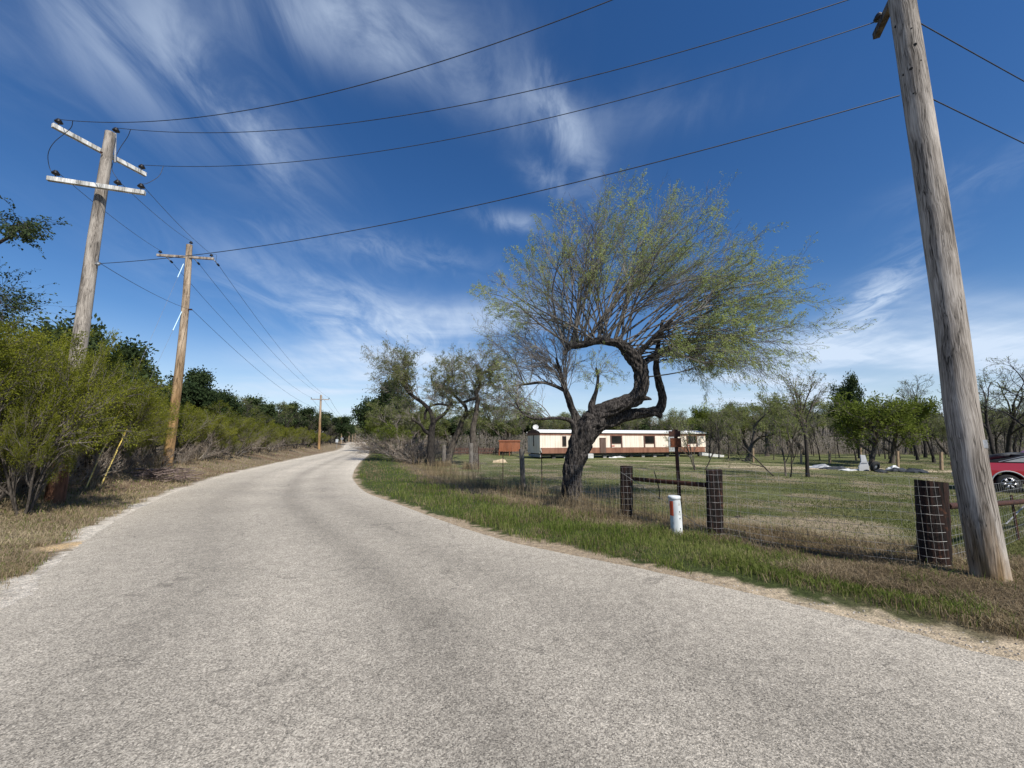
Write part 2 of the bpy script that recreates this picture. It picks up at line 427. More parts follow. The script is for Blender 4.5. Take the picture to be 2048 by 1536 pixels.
# ------------------------------------------------------------------ ground and road
def ground_colour(X, Y, dR, dL):
    """true ground colours: dirt, dead grass, green turf, sand"""
    n = len(X); c = np.zeros((n, 3))
    turf = np.array([.10, .11, .045]); turf2 = np.array([.15, .155, .068]); brown = np.array([.25, .20, .135]); dirt = np.array([.30, .235, .16]); sand = np.array([.56, .45, .31])
    dark = np.array([.07, .055, .036]); leafl = np.array([.13, .098, .065]); verge = np.array([.06, .075, .025]); chalk = np.array([.62, .56, .47]); tan = np.array([.2, .155, .1])
    mix = lambda a, b, t: a + (b - a) * t[:, None]
    f = mix(np.tile(turf, (n, 1)), turf2, ss(fbm(X, Y, 3, 2), .4, .65))
    f = mix(f, brown, .8 * ss(fbm(X, Y, 1.7, 8), .5, .66))
    # bare patch behind the brace posts
    pb = np.exp(-(((X - 6.2) / 3.2) ** 2 + ((Y - 9.6) / 1.5) ** 2))
    f = mix(f, brown * 1.15, ss(pb + .35 * (fbm(X, Y, .8, 4) - .5), .35, .65) * .85)
    pb = np.exp(-(((X - 7.5) / 5) ** 2 + ((Y - 17.5) / 1.0) ** 2)); f = mix(f, brown, ss(pb + .5 * (fbm(X, Y, 1.5, 14) - .5), .5, .8) * .6)
    far = ss(Y, 28, 48)
    f = mix(f, turf2 * np.array([.9, 1, .75]), far * .6)
    # sandy track across the field
    for (x0, y0, x1, y1, w, amp) in ((13, 31.5, 40, 21.5, .55, 1), (12, 33.6, 40, 23.2, .45, .8), (9, 39.5, 22, 34, .6, .6), (4, 37.5, 12, 40, .5, .5), (-3, 43, 3, 41.5, .5, .6)):
        dx, dy = x1 - x0, y1 - y0; L = math.hypot(dx, dy); t = ((X - x0) * dx + (Y - y0) * dy) / L
        d = np.abs((X - x0) * dy - (Y - y0) * dx) / L + .9 * (fbm(X, Y, 1.4, 6) - .5)
        f = mix(f, sand, amp * (1 - ss(d, w * .5, w * 1.3)) * ss(t, -1.5, 2) * (1 - ss(t, L - 2, L + 2)))
    # wood floor at the back
    wf = ss(Y + .0 * X, 52, 62); f = mix(f, leafl, wf * .7)
    # right verge
    v = mix(np.tile(verge, (n, 1)), tan * .8, ss(dR + 1.8 * (fbm(X, Y, 1.6, 9) - .5), 2.2, 3.4))
    v = mix(v, tan, ss(X, 3.2, 4.6) * ss(fbm(X, Y, 1.2, 19), .35, .6))
    wv = 1 - ss(dR, 3.6, 5.2)
    c = mix(f, v, wv)
    e = dR + .45 * (fbm(X, Y, .7, 11) - .5) + .25 * (vn(X, Y, .12, 4) - .5)
    wsh = .13 + .16 * np.exp(-((X - .8) / 1.6) ** 2) * (Y < 10) + .22 * ss(X, 2.4, 4) * (Y < 7)
    c = mix(c, mix(np.tile(dirt * 1.25, (n, 1)), sand, ss(X, 2.0, 3.4)), (1 - ss(e / wsh, .55, 1.1)))
    ed = np.abs(dR) < 9e9
    # left bank
    l = mix(np.tile(tan, (n, 1)), np.array([.24, .19, .125]), ss(fbm(X, Y, 1.1, 12), .42, .6))
    l = mix(l, np.array([.16, .105, .07]), ss(fbm(X, Y, 1.7, 15), .52, .66) * .8)
    l = mix(l, dark, ss(dL, 2.6, 4.2) * .75)
    e = dL + .5 * (fbm(X, Y, .8, 13) - .5) + .22 * (vn(X, Y, .1, 7) - .5)
    l = mix(l, chalk, 1 - ss(e, .02 + .12 * ss(vn(X, Y, 2.5, 3), .5, .8), .24))
    ps = np.exp(-(((X + 7.25) / .28) ** 2 + ((Y - 6.75) / .45) ** 2)); l = mix(l, np.array([.6, .43, .24]), ss(ps + .5 * (fbm(X, Y, .35, 33) - .5), .3, .7))
    s = (dL > -.5).astype(float)
    c = mix(c, l, s)
    return c


def make_ground():
    u = np.linspace(-1, 1, 620); k = 6.2
    X1 = 700 * np.sinh(k * u) / math.sinh(k)
    v = np.linspace(-.55, 1, 560)
    Y1 = 4 + 900 * np.sinh(k * v) / math.sinh(k)
    # centre the dense part on the road bend
    X, Y = np.meshgrid(X1, Y1); Xr = X.ravel() + 0; Yr = Y.ravel()
    dR = sdist(RE, Xr, Yr); dL = -sdist(LE, Xr, Yr)
    Z = terr_d(Xr, Yr, dR, dL)
    inside = np.minimum(-dR, -dL); Z = Z - .035 * ss(inside, .05, .3)
    b = MB(); nx, ny = len(X1), len(Y1)
    i = np.arange(ny - 1)[:, None] * nx; j = np.arange(nx - 1)[None]
    b.add(np.stack([Xr, Yr, Z], 1), np.stack([i + j, i + j + 1, i + nx + j + 1, i + nx + j], -1).reshape(-1, 4))
    m, nt, bs = mk('ground_soil_and_turf'); N = nt.nodes.new; L = nt.links.new
    bs.inputs['Roughness'].default_value = .95; bs.inputs['Specular IOR Level'].default_value = .1
    at_ = N('ShaderNodeAttribute'); at_.attribute_name = 'soil'
    tc = N('ShaderNodeTexCoord')
    n1 = N('ShaderNodeTexNoise'); n1.inputs['Scale'].default_value = 9; n1.inputs['Detail'].default_value = 10; n1.inputs['Roughness'].default_value = .75; L(tc.outputs['Object'], n1.inputs['Vector'])
    mr = N('ShaderNodeMapRange'); mr.inputs[1].default_value = .32; mr.inputs[2].default_value = .68; mr.inputs[3].default_value = .45; mr.inputs[4].default_value = 1.5; L(n1.outputs[0], mr.inputs[0])
    n2 = N('ShaderNodeTexNoise'); n2.inputs['Scale'].default_value = 70; n2.inputs['Detail'].default_value = 3; L(tc.outputs['Object'], n2.inputs['Vector'])
    mr2 = N('ShaderNodeMapRange'); mr2.inputs[1].default_value = .35; mr2.inputs[2].default_value = .65; mr2.inputs[3].default_value = .6; mr2.inputs[4].default_value = 1.35; L(n2.outputs[0], mr2.inputs[0])
    mu = N('ShaderNodeMath'); mu.operation = 'MULTIPLY'; L(mr.outputs[0], mu.inputs[0]); L(mr2.outputs[0], mu.inputs[1])
    mx = N('ShaderNodeVectorMath'); mx.operation = 'SCALE'; L(at_.outputs['Color'], mx.inputs[0]); L(mu.outputs[0], mx.inputs['Scale'])
    L(mx.outputs[0], bs.inputs['Base Color'])
    bp = N('ShaderNodeBump'); bp.inputs['Strength'].default_value = .9; bp.inputs['Distance'].default_value = .06; L(n1.outputs[0], bp.inputs['Height']); L(bp.outputs[0], bs.inputs['Normal'])
    o = b.build('ground', m, smooth=True)
    ca = o.data.attributes.new('soil', 'FLOAT_COLOR', 'POINT')
    cc = np.ones((len(Xr), 4)); cc[:, :3] = np.clip(ground_colour(Xr, Yr, dR, dL), 0, 1)
    ca.data.foreach_set('color', cc.ravel())
    tag(o, 'grassy field and verge ground on both sides of the road', kind='structure')


def make_road():
    # resample both edges to matching stations
    def samp(poly, Q, n):
        d = np.concatenate([[0], np.cumsum(np.linalg.norm(np.diff(poly, axis=0), axis=1))])
        return np.stack([np.interp(Q, d, poly[:, 0]), np.interp(Q, d, poly[:, 1])], 1), d[-1]
    # stations: nearest point on L for each point of R
    d = np.concatenate([[0], np.cumsum(np.linalg.norm(np.diff(RE, axis=0), axis=1))])
    dl = np.concatenate([[0], np.cumsum(np.linalg.norm(np.diff(LE, axis=0), axis=1))])
    keyR = []; keyL = []
    tot = 26
    # pair by fraction between landmark pairs (start, bend, mid, far)
    marks = [((26, -16), (18, -24)), ((6.9, 1.0), (-1, -8)), (tuple(G0(1300, 1136)), (-5.0, 2)), (tuple(G0(1000, 1074)), tuple(G0(0, 1210))), (tuple(G0(800, 1007)), tuple(G0(130, 1103))),
             (tuple(G0(714, 965)), tuple(G0(350, 983))), (tuple(G0(720, 925)), tuple(G0(560, 925))), ((-26.5, 75), (-31.5, 75)), ((-50.5, 140), (-56.3, 140)), ((-96, 265), (-102, 265))]
    for a, b in marks:
        keyR.append(d[np.argmin(np.hypot(RE[:, 0] - a[0], RE[:, 1] - a[1]))]); keyL.append(dl[np.argmin(np.hypot(LE[:, 0] - b[0], LE[:, 1] - b[1]))])
    st = np.concatenate([np.linspace(i, i + 1, k, endpoint=False) for i, k in enumerate([40, 90, 260, 200, 200, 200, 120, 60, 60])] + [[9.0]])
    qR = np.interp(st, range(len(keyR)), keyR); qL = np.interp(st, range(len(keyL)), keyL)
    A, _ = samp(RE, qR, 0); B, _ = samp(LE, qL, 0)
    T = np.linspace(0, 1, 41)
    P = B[:, None] * (1 - T[None, :, None]) + A[:, None] * T[None, :, None]
    W = np.linalg.norm(A - B, axis=1)
    # ragged broken edges
    for (col, sgn, E) in ((0, -1, B), (40, 1, A)):
        nrm = (A - B) / W[:, None] * sgn
        r = .16 * (fbm(E[:, 0] * 1.0, E[:, 1], .55, 21) - .42) + .10 * (vn(E[:, 0], E[:, 1], .11, 23) - .5)
        P[:, col] += nrm * r[:, None]
    X = P[..., 0].ravel(); Y = P[..., 1].ravel()
    Z = rise(Y) + .004 + np.tile(.03 * (1 - (2 * T - 1) ** 6), len(st)) - .012
    b = MB(); n = len(T); i = np.arange(len(st) - 1)[:, None] * n; j = np.arange(n - 1)[None]
    b.add(np.stack([X, Y, Z], 1), np.stack([i + j, i + j + 1, i + n + j + 1, i + n + j], -1).reshape(-1, 4))
    m, nt, bs = mk('chip_seal_asphalt'); N = nt.nodes.new; L = nt.links.new
    bs.inputs['Roughness'].default_value = .9; bs.inputs['Specular IOR Level'].default_value = .25
    a1 = N('ShaderNodeAttribute'); a1.attribute_name = 'across'
    tc = N('ShaderNodeTexCoord')
    vo = N('ShaderNodeTexVoronoi'); vo.inputs['Scale'].default_value = 95; L(tc.outputs['Object'], vo.inputs['Vector'])
    sc = N('ShaderNodeSeparateColor'); L(vo.outputs['Color'], sc.inputs[0])
    cr = N('ShaderNodeValToRGB'); e = cr.color_ramp.elements; e[0].position = 0; e[0].color = (.07, .064, .052, 1); e[1].position = 1; e[1].color = (.84, .755, .62, 1)
    x = e.new(.22); x.color = (.20, .178, .146, 1); x = e.new(.6); x.color = (.475, .424, .345, 1)
    n0 = N('ShaderNodeTexNoise'); n0.inputs['Scale'].default_value = 120; n0.inputs['Detail'].default_value = 2; n0.inputs['Roughness'].default_value = .6; L(tc.outputs['Object'], n0.inputs['Vector'])
    s1 = N('ShaderNodeMapRange'); s1.inputs[1].default_value = .28; s1.inputs[2].default_value = .72; L(n0.outputs[0], s1.inputs[0])
    s2 = N('ShaderNodeMix'); s2.data_type = 'FLOAT'; s2.inputs[0].default_value = .45; L(s1.outputs[0], s2.inputs[2]); L(sc.outputs[0], s2.inputs[3])
    L(s2.outputs[0], cr.inputs[0])
    # wear bands follow the lane; broad blotches
    sp = N('ShaderNodeSeparateColor'); L(a1.outputs['Color'], sp.inputs[0])
    n1 = N('ShaderNodeTexNoise'); n1.inputs['Scale'].default_value = .55; n1.inputs['Detail'].default_value = 5; L(tc.outputs['Object'], n1.inputs['Vector'])
    n1b = N('ShaderNodeMapRange'); n1b.inputs[1].default_value = .3; n1b.inputs[2].default_value = .7; n1b.inputs[3].default_value = .9; n1b.inputs[4].default_value = 1.08; L(n1.outputs[0], n1b.inputs[0])
    n3 = N('ShaderNodeTexNoise'); n3.inputs['Scale'].default_value = 7; n3.inputs['Detail'].default_value = 6; n3.inputs['Roughness'].default_value = .7; L(tc.outputs['Object'], n3.inputs['Vector'])
    n3b = N('ShaderNodeMapRange'); n3b.inputs[1].default_value = .3; n3b.inputs[2].default_value = .7; n3b.inputs[3].default_value = .82; n3b.inputs[4].default_value = 1.15; L(n3.outputs[0], n3b.inputs[0])
    mm = N('ShaderNodeMath'); mm.operation = 'MULTIPLY'; L(n1b.outputs[0], mm.inputs[0]); L(n3b.outputs[0], mm.inputs[1])
    m3 = N('ShaderNodeMath'); m3.operation = 'MULTIPLY'; L(mm.outputs[0], m3.inputs[0]); L(sp.outputs[0], m3.inputs[1])
    # fine cracks
    wn = N('ShaderNodeTexNoise'); wn.inputs['Scale'].default_value = 1.5; wn.inputs['Detail'].default_value = 5; L(tc.outputs['Object'], wn.inputs['Vector'])
    wa = N('ShaderNodeVectorMath'); wa.operation = 'MULTIPLY_ADD'; wa.inputs[1].default_value = (1.2, 1.2, 0); L(wn.outputs['Color'], wa.inputs[0]); L(tc.outputs['Object'], wa.inputs[2])
    vc = N('ShaderNodeTexVoronoi'); vc.feature = 'DISTANCE_TO_EDGE'; vc.inputs['Scale'].default_value = .42; L(wa.outputs[0], vc.inputs['Vector'])
    c1 = N('ShaderNodeMapRange'); c1.inputs[1].default_value = .001; c1.inputs[2].default_value = .006; c1.inputs[3].default_value = .72; c1.inputs[4].default_value = 1; L(vc.outputs['Distance'], c1.inputs[0])
    c2 = N('ShaderNodeMapRange'); c2.inputs[1].default_value = .5; c2.inputs[2].default_value = .58; L(n1.outputs[0], c2.inputs[0])
    c3 = N('ShaderNodeMath'); c3.operation = 'MAXIMUM'; L(c1.outputs[0], c3.inputs[0]); L(c2.outputs[0], c3.inputs[1])
    c4 = N('ShaderNodeMath'); c4.operation = 'MULTIPLY'; L(c3.outputs[0], c4.inputs[0]); L(m3.outputs[0], c4.inputs[1])
    vs = N('ShaderNodeVectorMath'); vs.operation = 'SCALE'; L(cr.outputs[0], vs.inputs[0]); L(c4.outputs[0], vs.inputs['Scale'])
    L(vs.outputs[0], bs.inputs['Base Color'])
    bp = N('ShaderNodeBump'); bp.inputs['Strength'].default_value = .8; bp.inputs['Distance'].default_value = .007; L(s2.outputs[0], bp.inputs['Height']); L(bp.outputs[0], bs.inputs['Normal'])
    o = b.build('road', m, smooth=True)
    ca = o.data.attributes.new('across', 'FLOAT_COLOR', 'POINT')
    t = np.tile(T, len(st)) + .03 * (fbm(X, Y, 2.5, 31) - .5)
    g = lambda c, w: np.exp(-((t - c) / w) ** 2)
    k = 1.0 - .13 * g(.30, .06) - .24 * g(.60, .05) - .12 * g(.77, .05) + .16 * g(.02, .06) + .17 * g(.98, .07) + .05 * g(.45, .04)
    k *= .90 + .28 * ss(Y, 8, 26)
    cc = np.ones((len(X), 4)); cc[:, 0] = k; cc[:, 1] = t
    ca.data.foreach_set('color', cc.ravel())
    tag(o, 'pale chip seal country road curving away to the left', kind='structure')


make_ground()
make_road()


# ------------------------------------------------------------------ grass and weeds (stuff)
def blades(b, X, Y, h, w, rs, lean=.35, m=0, z0=None, sag=.5):
    n = len(X)
    if n == 0: return
    z = terr(X, Y) - .01 if z0 is None else z0
    a = rs.rand(n) * 2 * np.pi; b0 = rs.rand(n) * 2 * np.pi
    ln = lean * (0.2 + rs.rand(n))
    dx, dy = np.cos(a) * ln, np.sin(a) * ln
    sx, sy = np.cos(b0) * w / 2, np.sin(b0) * w / 2
    B = np.stack([X, Y, z], 1)
    mid = B + np.stack([dx * h * .4, dy * h * .4, h * .62], 1)
    tip = B + np.stack([dx * h * 1.3, dy * h * 1.3, h * (1 - sag * ln)], 1)
    S = np.stack([sx, sy, 0 * sx], 1)
    v = np.stack([B - S, B + S, mid + S * .75, mid - S * .75, tip], 1).reshape(-1, 3)
    i = np.arange(n)[:, None] * 5
    b.add(v, i + np.array([[0, 1, 2, 3]]), m)
    b.F.append((np.asarray(i + np.array([[3, 2, 4]])) + b.n - 5 * n, m))


def scatter(n, rs, y0, y1, x0=-200, x1=2250, horizon=884):
    """ground points whose density thins out with distance"""
    px = rs.uniform(x0, x1, n)
    q = rs.uniform(0, 1, n)
    py = y0 + (y1 - y0) * q
    u = (px - 1024) / F; v = (768 - py) / F
    dy = CP - v * SP; dz = SP + v * CP
    t = (EYE + .0) / -dz
    ok = dz < -.004
    return (u * t)[ok], (dy * t)[ok]


def wfar(X, Y, w):
    d = np.hypot(X, Y)
    return w * np.clip(d / 7, 1, 9)


def make_grass():
    rs = np.random.RandomState(3)
    # right verge, green
    X, Y = scatter(330000, rs, 886, 1300, 640, 2300)
    dR = sdist(RE, X, Y)
    k = (dR > .03) & (dR < 5.2) & (Y < 120); X, Y, dR = X[k], Y[k], dR[k]
    pn = fbm(X, Y, 1.5, 40); greenw = (1 - ss(dR + 2.2 * (pn - .5), 2.3, 3.3)) * (1 - .95 * ss(X, 3.6, 4.2) * ss(pn, .2, .45))
    edge = ss(dR + .4 * (fbm(X, Y, .6, 11) - .5), .06, .4)
    edge = edge * np.where((X > 2.3) & (Y < 7), ss(dR, .3, .8), 1)
    strawedge = np.exp(-((dR - .9) / .7) ** 2) * ss(Y, 15, 19) * (1 - ss(Y, 30, 40))
    keep = rs.rand(len(X)) < edge * (.55 + .45 * ss(fbm(X, Y, .5, 44), .35, .55))
    X, Y, dR, greenw, strawedge, pn = [q[keep] for q in (X, Y, dR, greenw, strawedge, pn)]
    isg = rs.rand(len(X)) < np.clip(greenw - strawedge, .06, .86) * (.55 + .45 * ss(fbm(X, Y, .45, 63), .35, .6))
    h = (.07 + .13 * rs.rand(len(X))) * (.6 + .8 * ss(fbm(X, Y, .9, 41), .35, .7)) * (1 - .0 * dR)
    b = MB(); g = isg
    blades(b, X[g], Y[g], h[g], wfar(X[g], Y[g], .0075), rs, .45)
    o = b.build('verge_grass', M['grass_green']); tag(o, 'green roadside grass between the road edge and the fence', 'grass', kind='stuff')
    b = MB(); g = ~isg
    hh = h[g] * np.where(dR[g] > 2.6, 1.15, .8)
    blades(b, X[g], Y[g], hh, wfar(X[g], Y[g], .006), rs, .8, sag=.9)
    # tall dry stems along the fence line
    X, Y = scatter(60000, rs, 900, 1090, 700, 1500); dR = sdist(RE, X, Y)
    off = 3.6 + 1.2 * ss(Y, 9, 14)
    k = (np.abs(dR - off) < 1.0) & (Y > 8.8) & (Y < 34) & (rs.rand(len(X)) < .2 + .8 * np.exp(-((Y - 25) / 6) ** 2)); X, Y = X[k], Y[k]
    blades(b, X, Y, .25 + .75 * rs.rand(len(X)) ** 1.6, wfar(X, Y, .004), rs, .22, sag=.3)
    o = b.build('dry_verge_grass', M['grass_dry']); tag(o, 'dry straw grass and stems along the fence line', 'grass', kind='stuff')
    # brown matted grass below the fence
    X, Y = scatter(200000, rs, 905, 1240, 900, 2300); dR = sdist(RE, X, Y)
    k = (dR > 2.2) & (dR < 5.5) & (Y < 32) & (rs.rand(len(X)) < .75 * ss(fbm(X, Y, .7, 50), .3, .6) * (1 - .5 * ss(X, 2, 5))); X, Y = X[k], Y[k]
    b = MB(); blades(b, X, Y, .07 + .15 * rs.rand(len(X)), wfar(X, Y, .0055), rs, 1.3, sag=.6)
    X, Y = scatter(90000, rs, 1140, 1290, 1500, 2300); dR = sdist(RE, X, Y)
    k = (dR > .9) & (dR < 4) & (X > 3.3) & (rs.rand(len(X)) < .7); X, Y = X[k], Y[k]
    blades(b, X, Y, .06 + .16 * rs.rand(len(X)), wfar(X, Y, .0055), rs, 1.3, sag=.6)
    o = b.build('matted_grass', M['grass_brown']); tag(o, 'matted brown dead grass around the fence posts and pole', 'grass', kind='stuff')
    # field turf
    X, Y = scatter(260000, rs, 915, 1130, 950, 2350); dR = sdist(RE, X, Y)
    k = (dR > 4.2) & (Y < 60); X, Y = X[k], Y[k]
    bare = ss(np.exp(-(((X - 6.2) / 3.2) ** 2 + ((Y - 9.6) / 1.5) ** 2)) + .35 * (fbm(X, Y, .8, 4) - .5), .3, .6)
    k = rs.rand(len(X)) < (.35 + .65 * ss(fbm(X, Y, 1.1, 42), .35, .6)) * (1 - .8 * bare); X, Y = X[k], Y[k]
    b = MB(); blades(b, X, Y, .035 + .05 * rs.rand(len(X)), wfar(X, Y, .006), rs, .9)
    o = b.build('field_grass', M['grass_field']); tag(o, 'short grass over the open field behind the fence', 'grass', kind='stuff')
    # left bank dead grass
    X, Y = scatter(300000, rs, 888, 1330, -350, 760); dL = -sdist(LE, X, Y)
    k = (dL > .05) & (dL < 5) & (Y < 130); X, Y, dL = X[k], Y[k], dL[k]
    ps = np.exp(-(((X + 7.25) / .28) ** 2 + ((Y - 6.75) / .45) ** 2))
    k = (rs.rand(len(X)) < ss(dL + .4 * (fbm(X, Y, .8, 13) - .5), .05, .4) * (.4 + .6 * ss(fbm(X, Y, .6, 45), .35, .55)) * (1 - ss(ps, .2, .5))); X, Y, dL = X[k], Y[k], dL[k]
    tall = ss(dL, 1.2, 3.4)
    gr = rs.rand(len(X)) < .16 * (1 - tall) + .05
    h = .06 + .10 * rs.rand(len(X)) + tall * .55 * rs.rand(len(X)) ** 2
    br = fbm(X, Y, 1.8, 47) > .53
    b = MB(); g = ~gr & ~br; blades(b, X[g], Y[g], h[g], wfar(X[g], Y[g], .0055), rs, .9, sag=.6)
    b.build('dead_bank_grass', M['grass_dry']); o = bpy.data.objects['dead_bank_grass']; tag(o, 'straw coloured dead grass on the left road bank', 'grass', kind='stuff')
    b = MB(); g = ~gr & br; blades(b, X[g], Y[g], h[g], wfar(X[g], Y[g], .0055), rs, 1.0, sag=.6)
    o = b.build('brown_bank_grass', M['grass_brown']); tag(o, 'reddish brown dead weeds on the left road bank', 'weeds', kind='stuff')
    b = MB(); g = gr; blades(b, X[g], Y[g], h[g] * .8, wfar(X[g], Y[g], .007), rs, .6)
    o = b.build('bank_grass', M['grass_green']); tag(o, 'sparse green grass among dead grass on the left bank', 'grass', kind='stuff')


make_grass()


def make_gravel():
    rs = np.random.RandomState(21); b = MB()
    X, Y = scatter(26000, rs, 960, 1500, -300, 2300)
    dR = sdist(RE, X, Y); dL = -sdist(LE, X, Y)
    e = np.minimum(np.abs(dR), np.abs(dL)); inside = np.minimum(-dR, -dL)
    k = (np.hypot(X, Y) < 16) & ((rs.rand(len(X)) < np.exp(-(e / .16) ** 2)) | ((inside > 0) & (rs.rand(len(X)) < .035)))
    X, Y = X[k], Y[k]; n = len(X)
    ins = np.minimum(-sdist(RE, X, Y), sdist(LE, X, Y)) > .05
    Z = np.where(ins, rise(Y) + .02, terr(X, Y) + .002)
    sz = rs.uniform(.004, .011, n) * np.where(ins, .8, 1.3)
    v0 = np.array([(1, 0, 0), (-.5, .87, 0), (-.5, -.87, 0), (0, 0, .8), (.2, .3, .9)])[:4]
    a = rs.rand(n) * 6.28; c_, s_ = np.cos(a), np.sin(a)
    vx = v0[None, :, 0] * c_[:, None] - v0[None, :, 1] * s_[:, None]; vy = v0[None, :, 0] * s_[:, None] + v0[None, :, 1] * c_[:, None]
    V = np.stack([X[:, None] + vx * sz[:, None], Y[:, None] + vy * sz[:, None], Z[:, None] + v0[None, :, 2] * sz[:, None]], -1).reshape(-1, 3)
    i = (np.arange(n) * 4)[:, None]
    F_ = np.concatenate([i + np.array([[0, 1, 3]]), i + np.array([[1, 2, 3]]), i + np.array([[2, 0, 3]])]); b.add(V, F_)
    o = b.build('gravel', [leafm('loose_stone', [(.16, .14, .12), (.42, .37, .31), (.8, .75, .68)], 0, pscale=5)]); tag(o, 'loose pale stone chips along the road edges', 'gravel', kind='stuff')


make_gravel()


# ------------------------------------------------------------------ trees
def norm(a): return a / (np.linalg.norm(a, axis=-1, keepdims=True) + 1e-9)


def grow_level(rs, S, D, Ln, R, k, wig, up, taper=.35, bias=None):
    n = len(S); P = np.zeros((n, k, 3)); P[:, 0] = S; d = D.copy(); st = Ln / (k - 1); dirs = np.zeros((n, k, 3)); dirs[:, 0] = d
    for i in range(1, k):
        d = d + rs.randn(n, 3) * wig; d[:, 2] += up
        if bias is not None: d = d + bias
        d = norm(d); P[:, i] = P[:, i - 1] + d * st[:, None]; dirs[:, i] = d
    RR = R[:, None] * (1 - (1 - taper) * np.linspace(0, 1, k)[None])
    return P, RR, dirs


def children(rs, P, RR, dirs, Ln, m, lo, hi, ang, lr, rr, lastfork=True, flat=0):
    n, k, _ = P.shape
    s = lo + (hi - lo) * ((np.arange(m)[None] + rs.rand(n, m)) / m)
    if lastfork: s[:, -1] = .97
    f = s * (k - 1); i = np.minimum(f.astype(int), k - 2); t = (f - i)[..., None]; r = np.arange(n)[:, None]
    S = P[r, i] * (1 - t) + P[r, i + 1] * t
    R = (RR[r, i] * (1 - t[..., 0]) + RR[r, i + 1] * t[..., 0]) * rr
    D0 = dirs[r, i + 1]
    q = norm(np.cross(D0, rs.randn(n, m, 3)))
    a = rad(ang) * (.6 + .7 * rs.rand(n, m, 1))
    if flat: q[..., 2] *= (1 - flat); q = norm(q)
    D = norm(D0 * np.cos(a) + q * np.sin(a))
    L = (Ln[:, None] * lr * (1.05 - .55 * s)) * (.7 + .6 * rs.rand(n, m))
    return S.reshape(-1, 3), D.reshape(-1, 3), L.ravel(), np.maximum(R.ravel(), .0022)


def gen_tree(seed, H, r0, trunk, levels, leafspec, stems=1, spread=0, sides=(10, 7, 5, 3, 3, 3), minr=None):
    """returns trunk mesh-builder and crown mesh-builder; trunk=(fraction of H, wig, lean)"""
    rs = np.random.RandomState(seed)
    tb, cb = MB(), MB()
    frac, wig, lean = trunk
    a = rs.rand(stems) * 6.283 if stems > 1 else rs.rand(1) * 6.28
    if stems > 1: a = np.arange(stems) * 6.283 / stems + rs.rand(stems)
    sp = spread * (.4 + .8 * rs.rand(stems)) + lean
    D = norm(np.stack([np.cos(a) * sp, np.sin(a) * sp, np.ones(stems)], 1))
    S = np.stack([np.cos(a) * .12 * (stems > 1), np.sin(a) * .12 * (stems > 1), np.full(stems, -.12)], 1)
    Ln = np.full(stems, H * frac) * (.85 + .3 * rs.rand(stems)); R = np.full(stems, r0) * (.7 + .5 * rs.rand(stems) if stems > 1 else 1)
    P, RR, dr = grow_level(rs, S, D, Ln, R, 8, wig, .05, .6)
    for q in range(stems):
        w = rs.rand(8, sides[0]) * .2 + .9
        RR[q, 0] *= 1.35
        tb.tube(P[q], RR[q], sides[0], 0, wob=lambda n, k: w)
    tw = []
    for li, lv in enumerate(levels):
        S, D, Ln, R = children(rs, P, RR, dr, Ln, lv['m'], lv['lo'], lv['hi'], lv['ang'], lv['lr'], lv['rr'], flat=lv.get('flat', 0))
        if lv.get('cap'):
            if len(S) > lv['cap']:
                i = rs.choice(len(S), lv['cap'], False); S, D, Ln, R = S[i], D[i], Ln[i], R[i]
        if minr: R = np.maximum(R, minr)
        P, RR, dr = grow_level(rs, S, D, Ln, R, lv.get('k', 5), lv['wig'], lv['up'], .4)
        tgt = tb if li == 0 else cb
        tgt.tubes(P, RR, sides[min(li + 1, 5)], 0)
        tw.append((P, dr))
    if leafspec:
        ln, wd, per, lv = leafspec[:4]; jit = leafspec[4] if len(leafspec) > 4 else .05; droop = leafspec[5] if len(leafspec) > 5 else 0
        for (P, dr) in tw[-lv:]:
            n, k, _ = P.shape
            for q in range(per):
                s = .25 + .75 * rs.rand(n); f = s * (k - 1); i = np.minimum(f.astype(int), k - 2); t = (f - i)[:, None]; r = np.arange(n)
                p = P[r, i] * (1 - t) + P[r, i + 1] * t + rs.randn(n, 3) * jit
                d = dr[r, i + 1] + rs.randn(n, 3) * .7; d[:, 2] -= droop
                cb.leaves(p, norm(d), ln, wd, rs, 1)
    return tb, cb


def variant(name, seed, H, r0, trunk, levels, leafspec, barkm, twigm, leafm_, **kw):
    stems_ = kw.get('stems', 1) > 3
    tb, cb = gen_tree(seed, H, r0, trunk, levels, leafspec, **kw)
    top = np.percentile(np.vstack(cb.V)[:, 2], 97.5 if stems_ else 99.4)
    tm = tb.mesh(name + '_trunk', [M[barkm]], True)
    cm = cb.mesh(name + '_crown', [M[twigm], M[leafm_]] if leafspec else [M[twigm]])
    return dict(t=tm, c=cm, H=float(top), name=name)


def Lv(m, lo, hi, ang, lr, rr, wig, up, **k):
    d = dict(m=m, lo=lo, hi=hi, ang=ang, lr=lr, rr=rr, wig=wig, up=up); d.update(k); return d


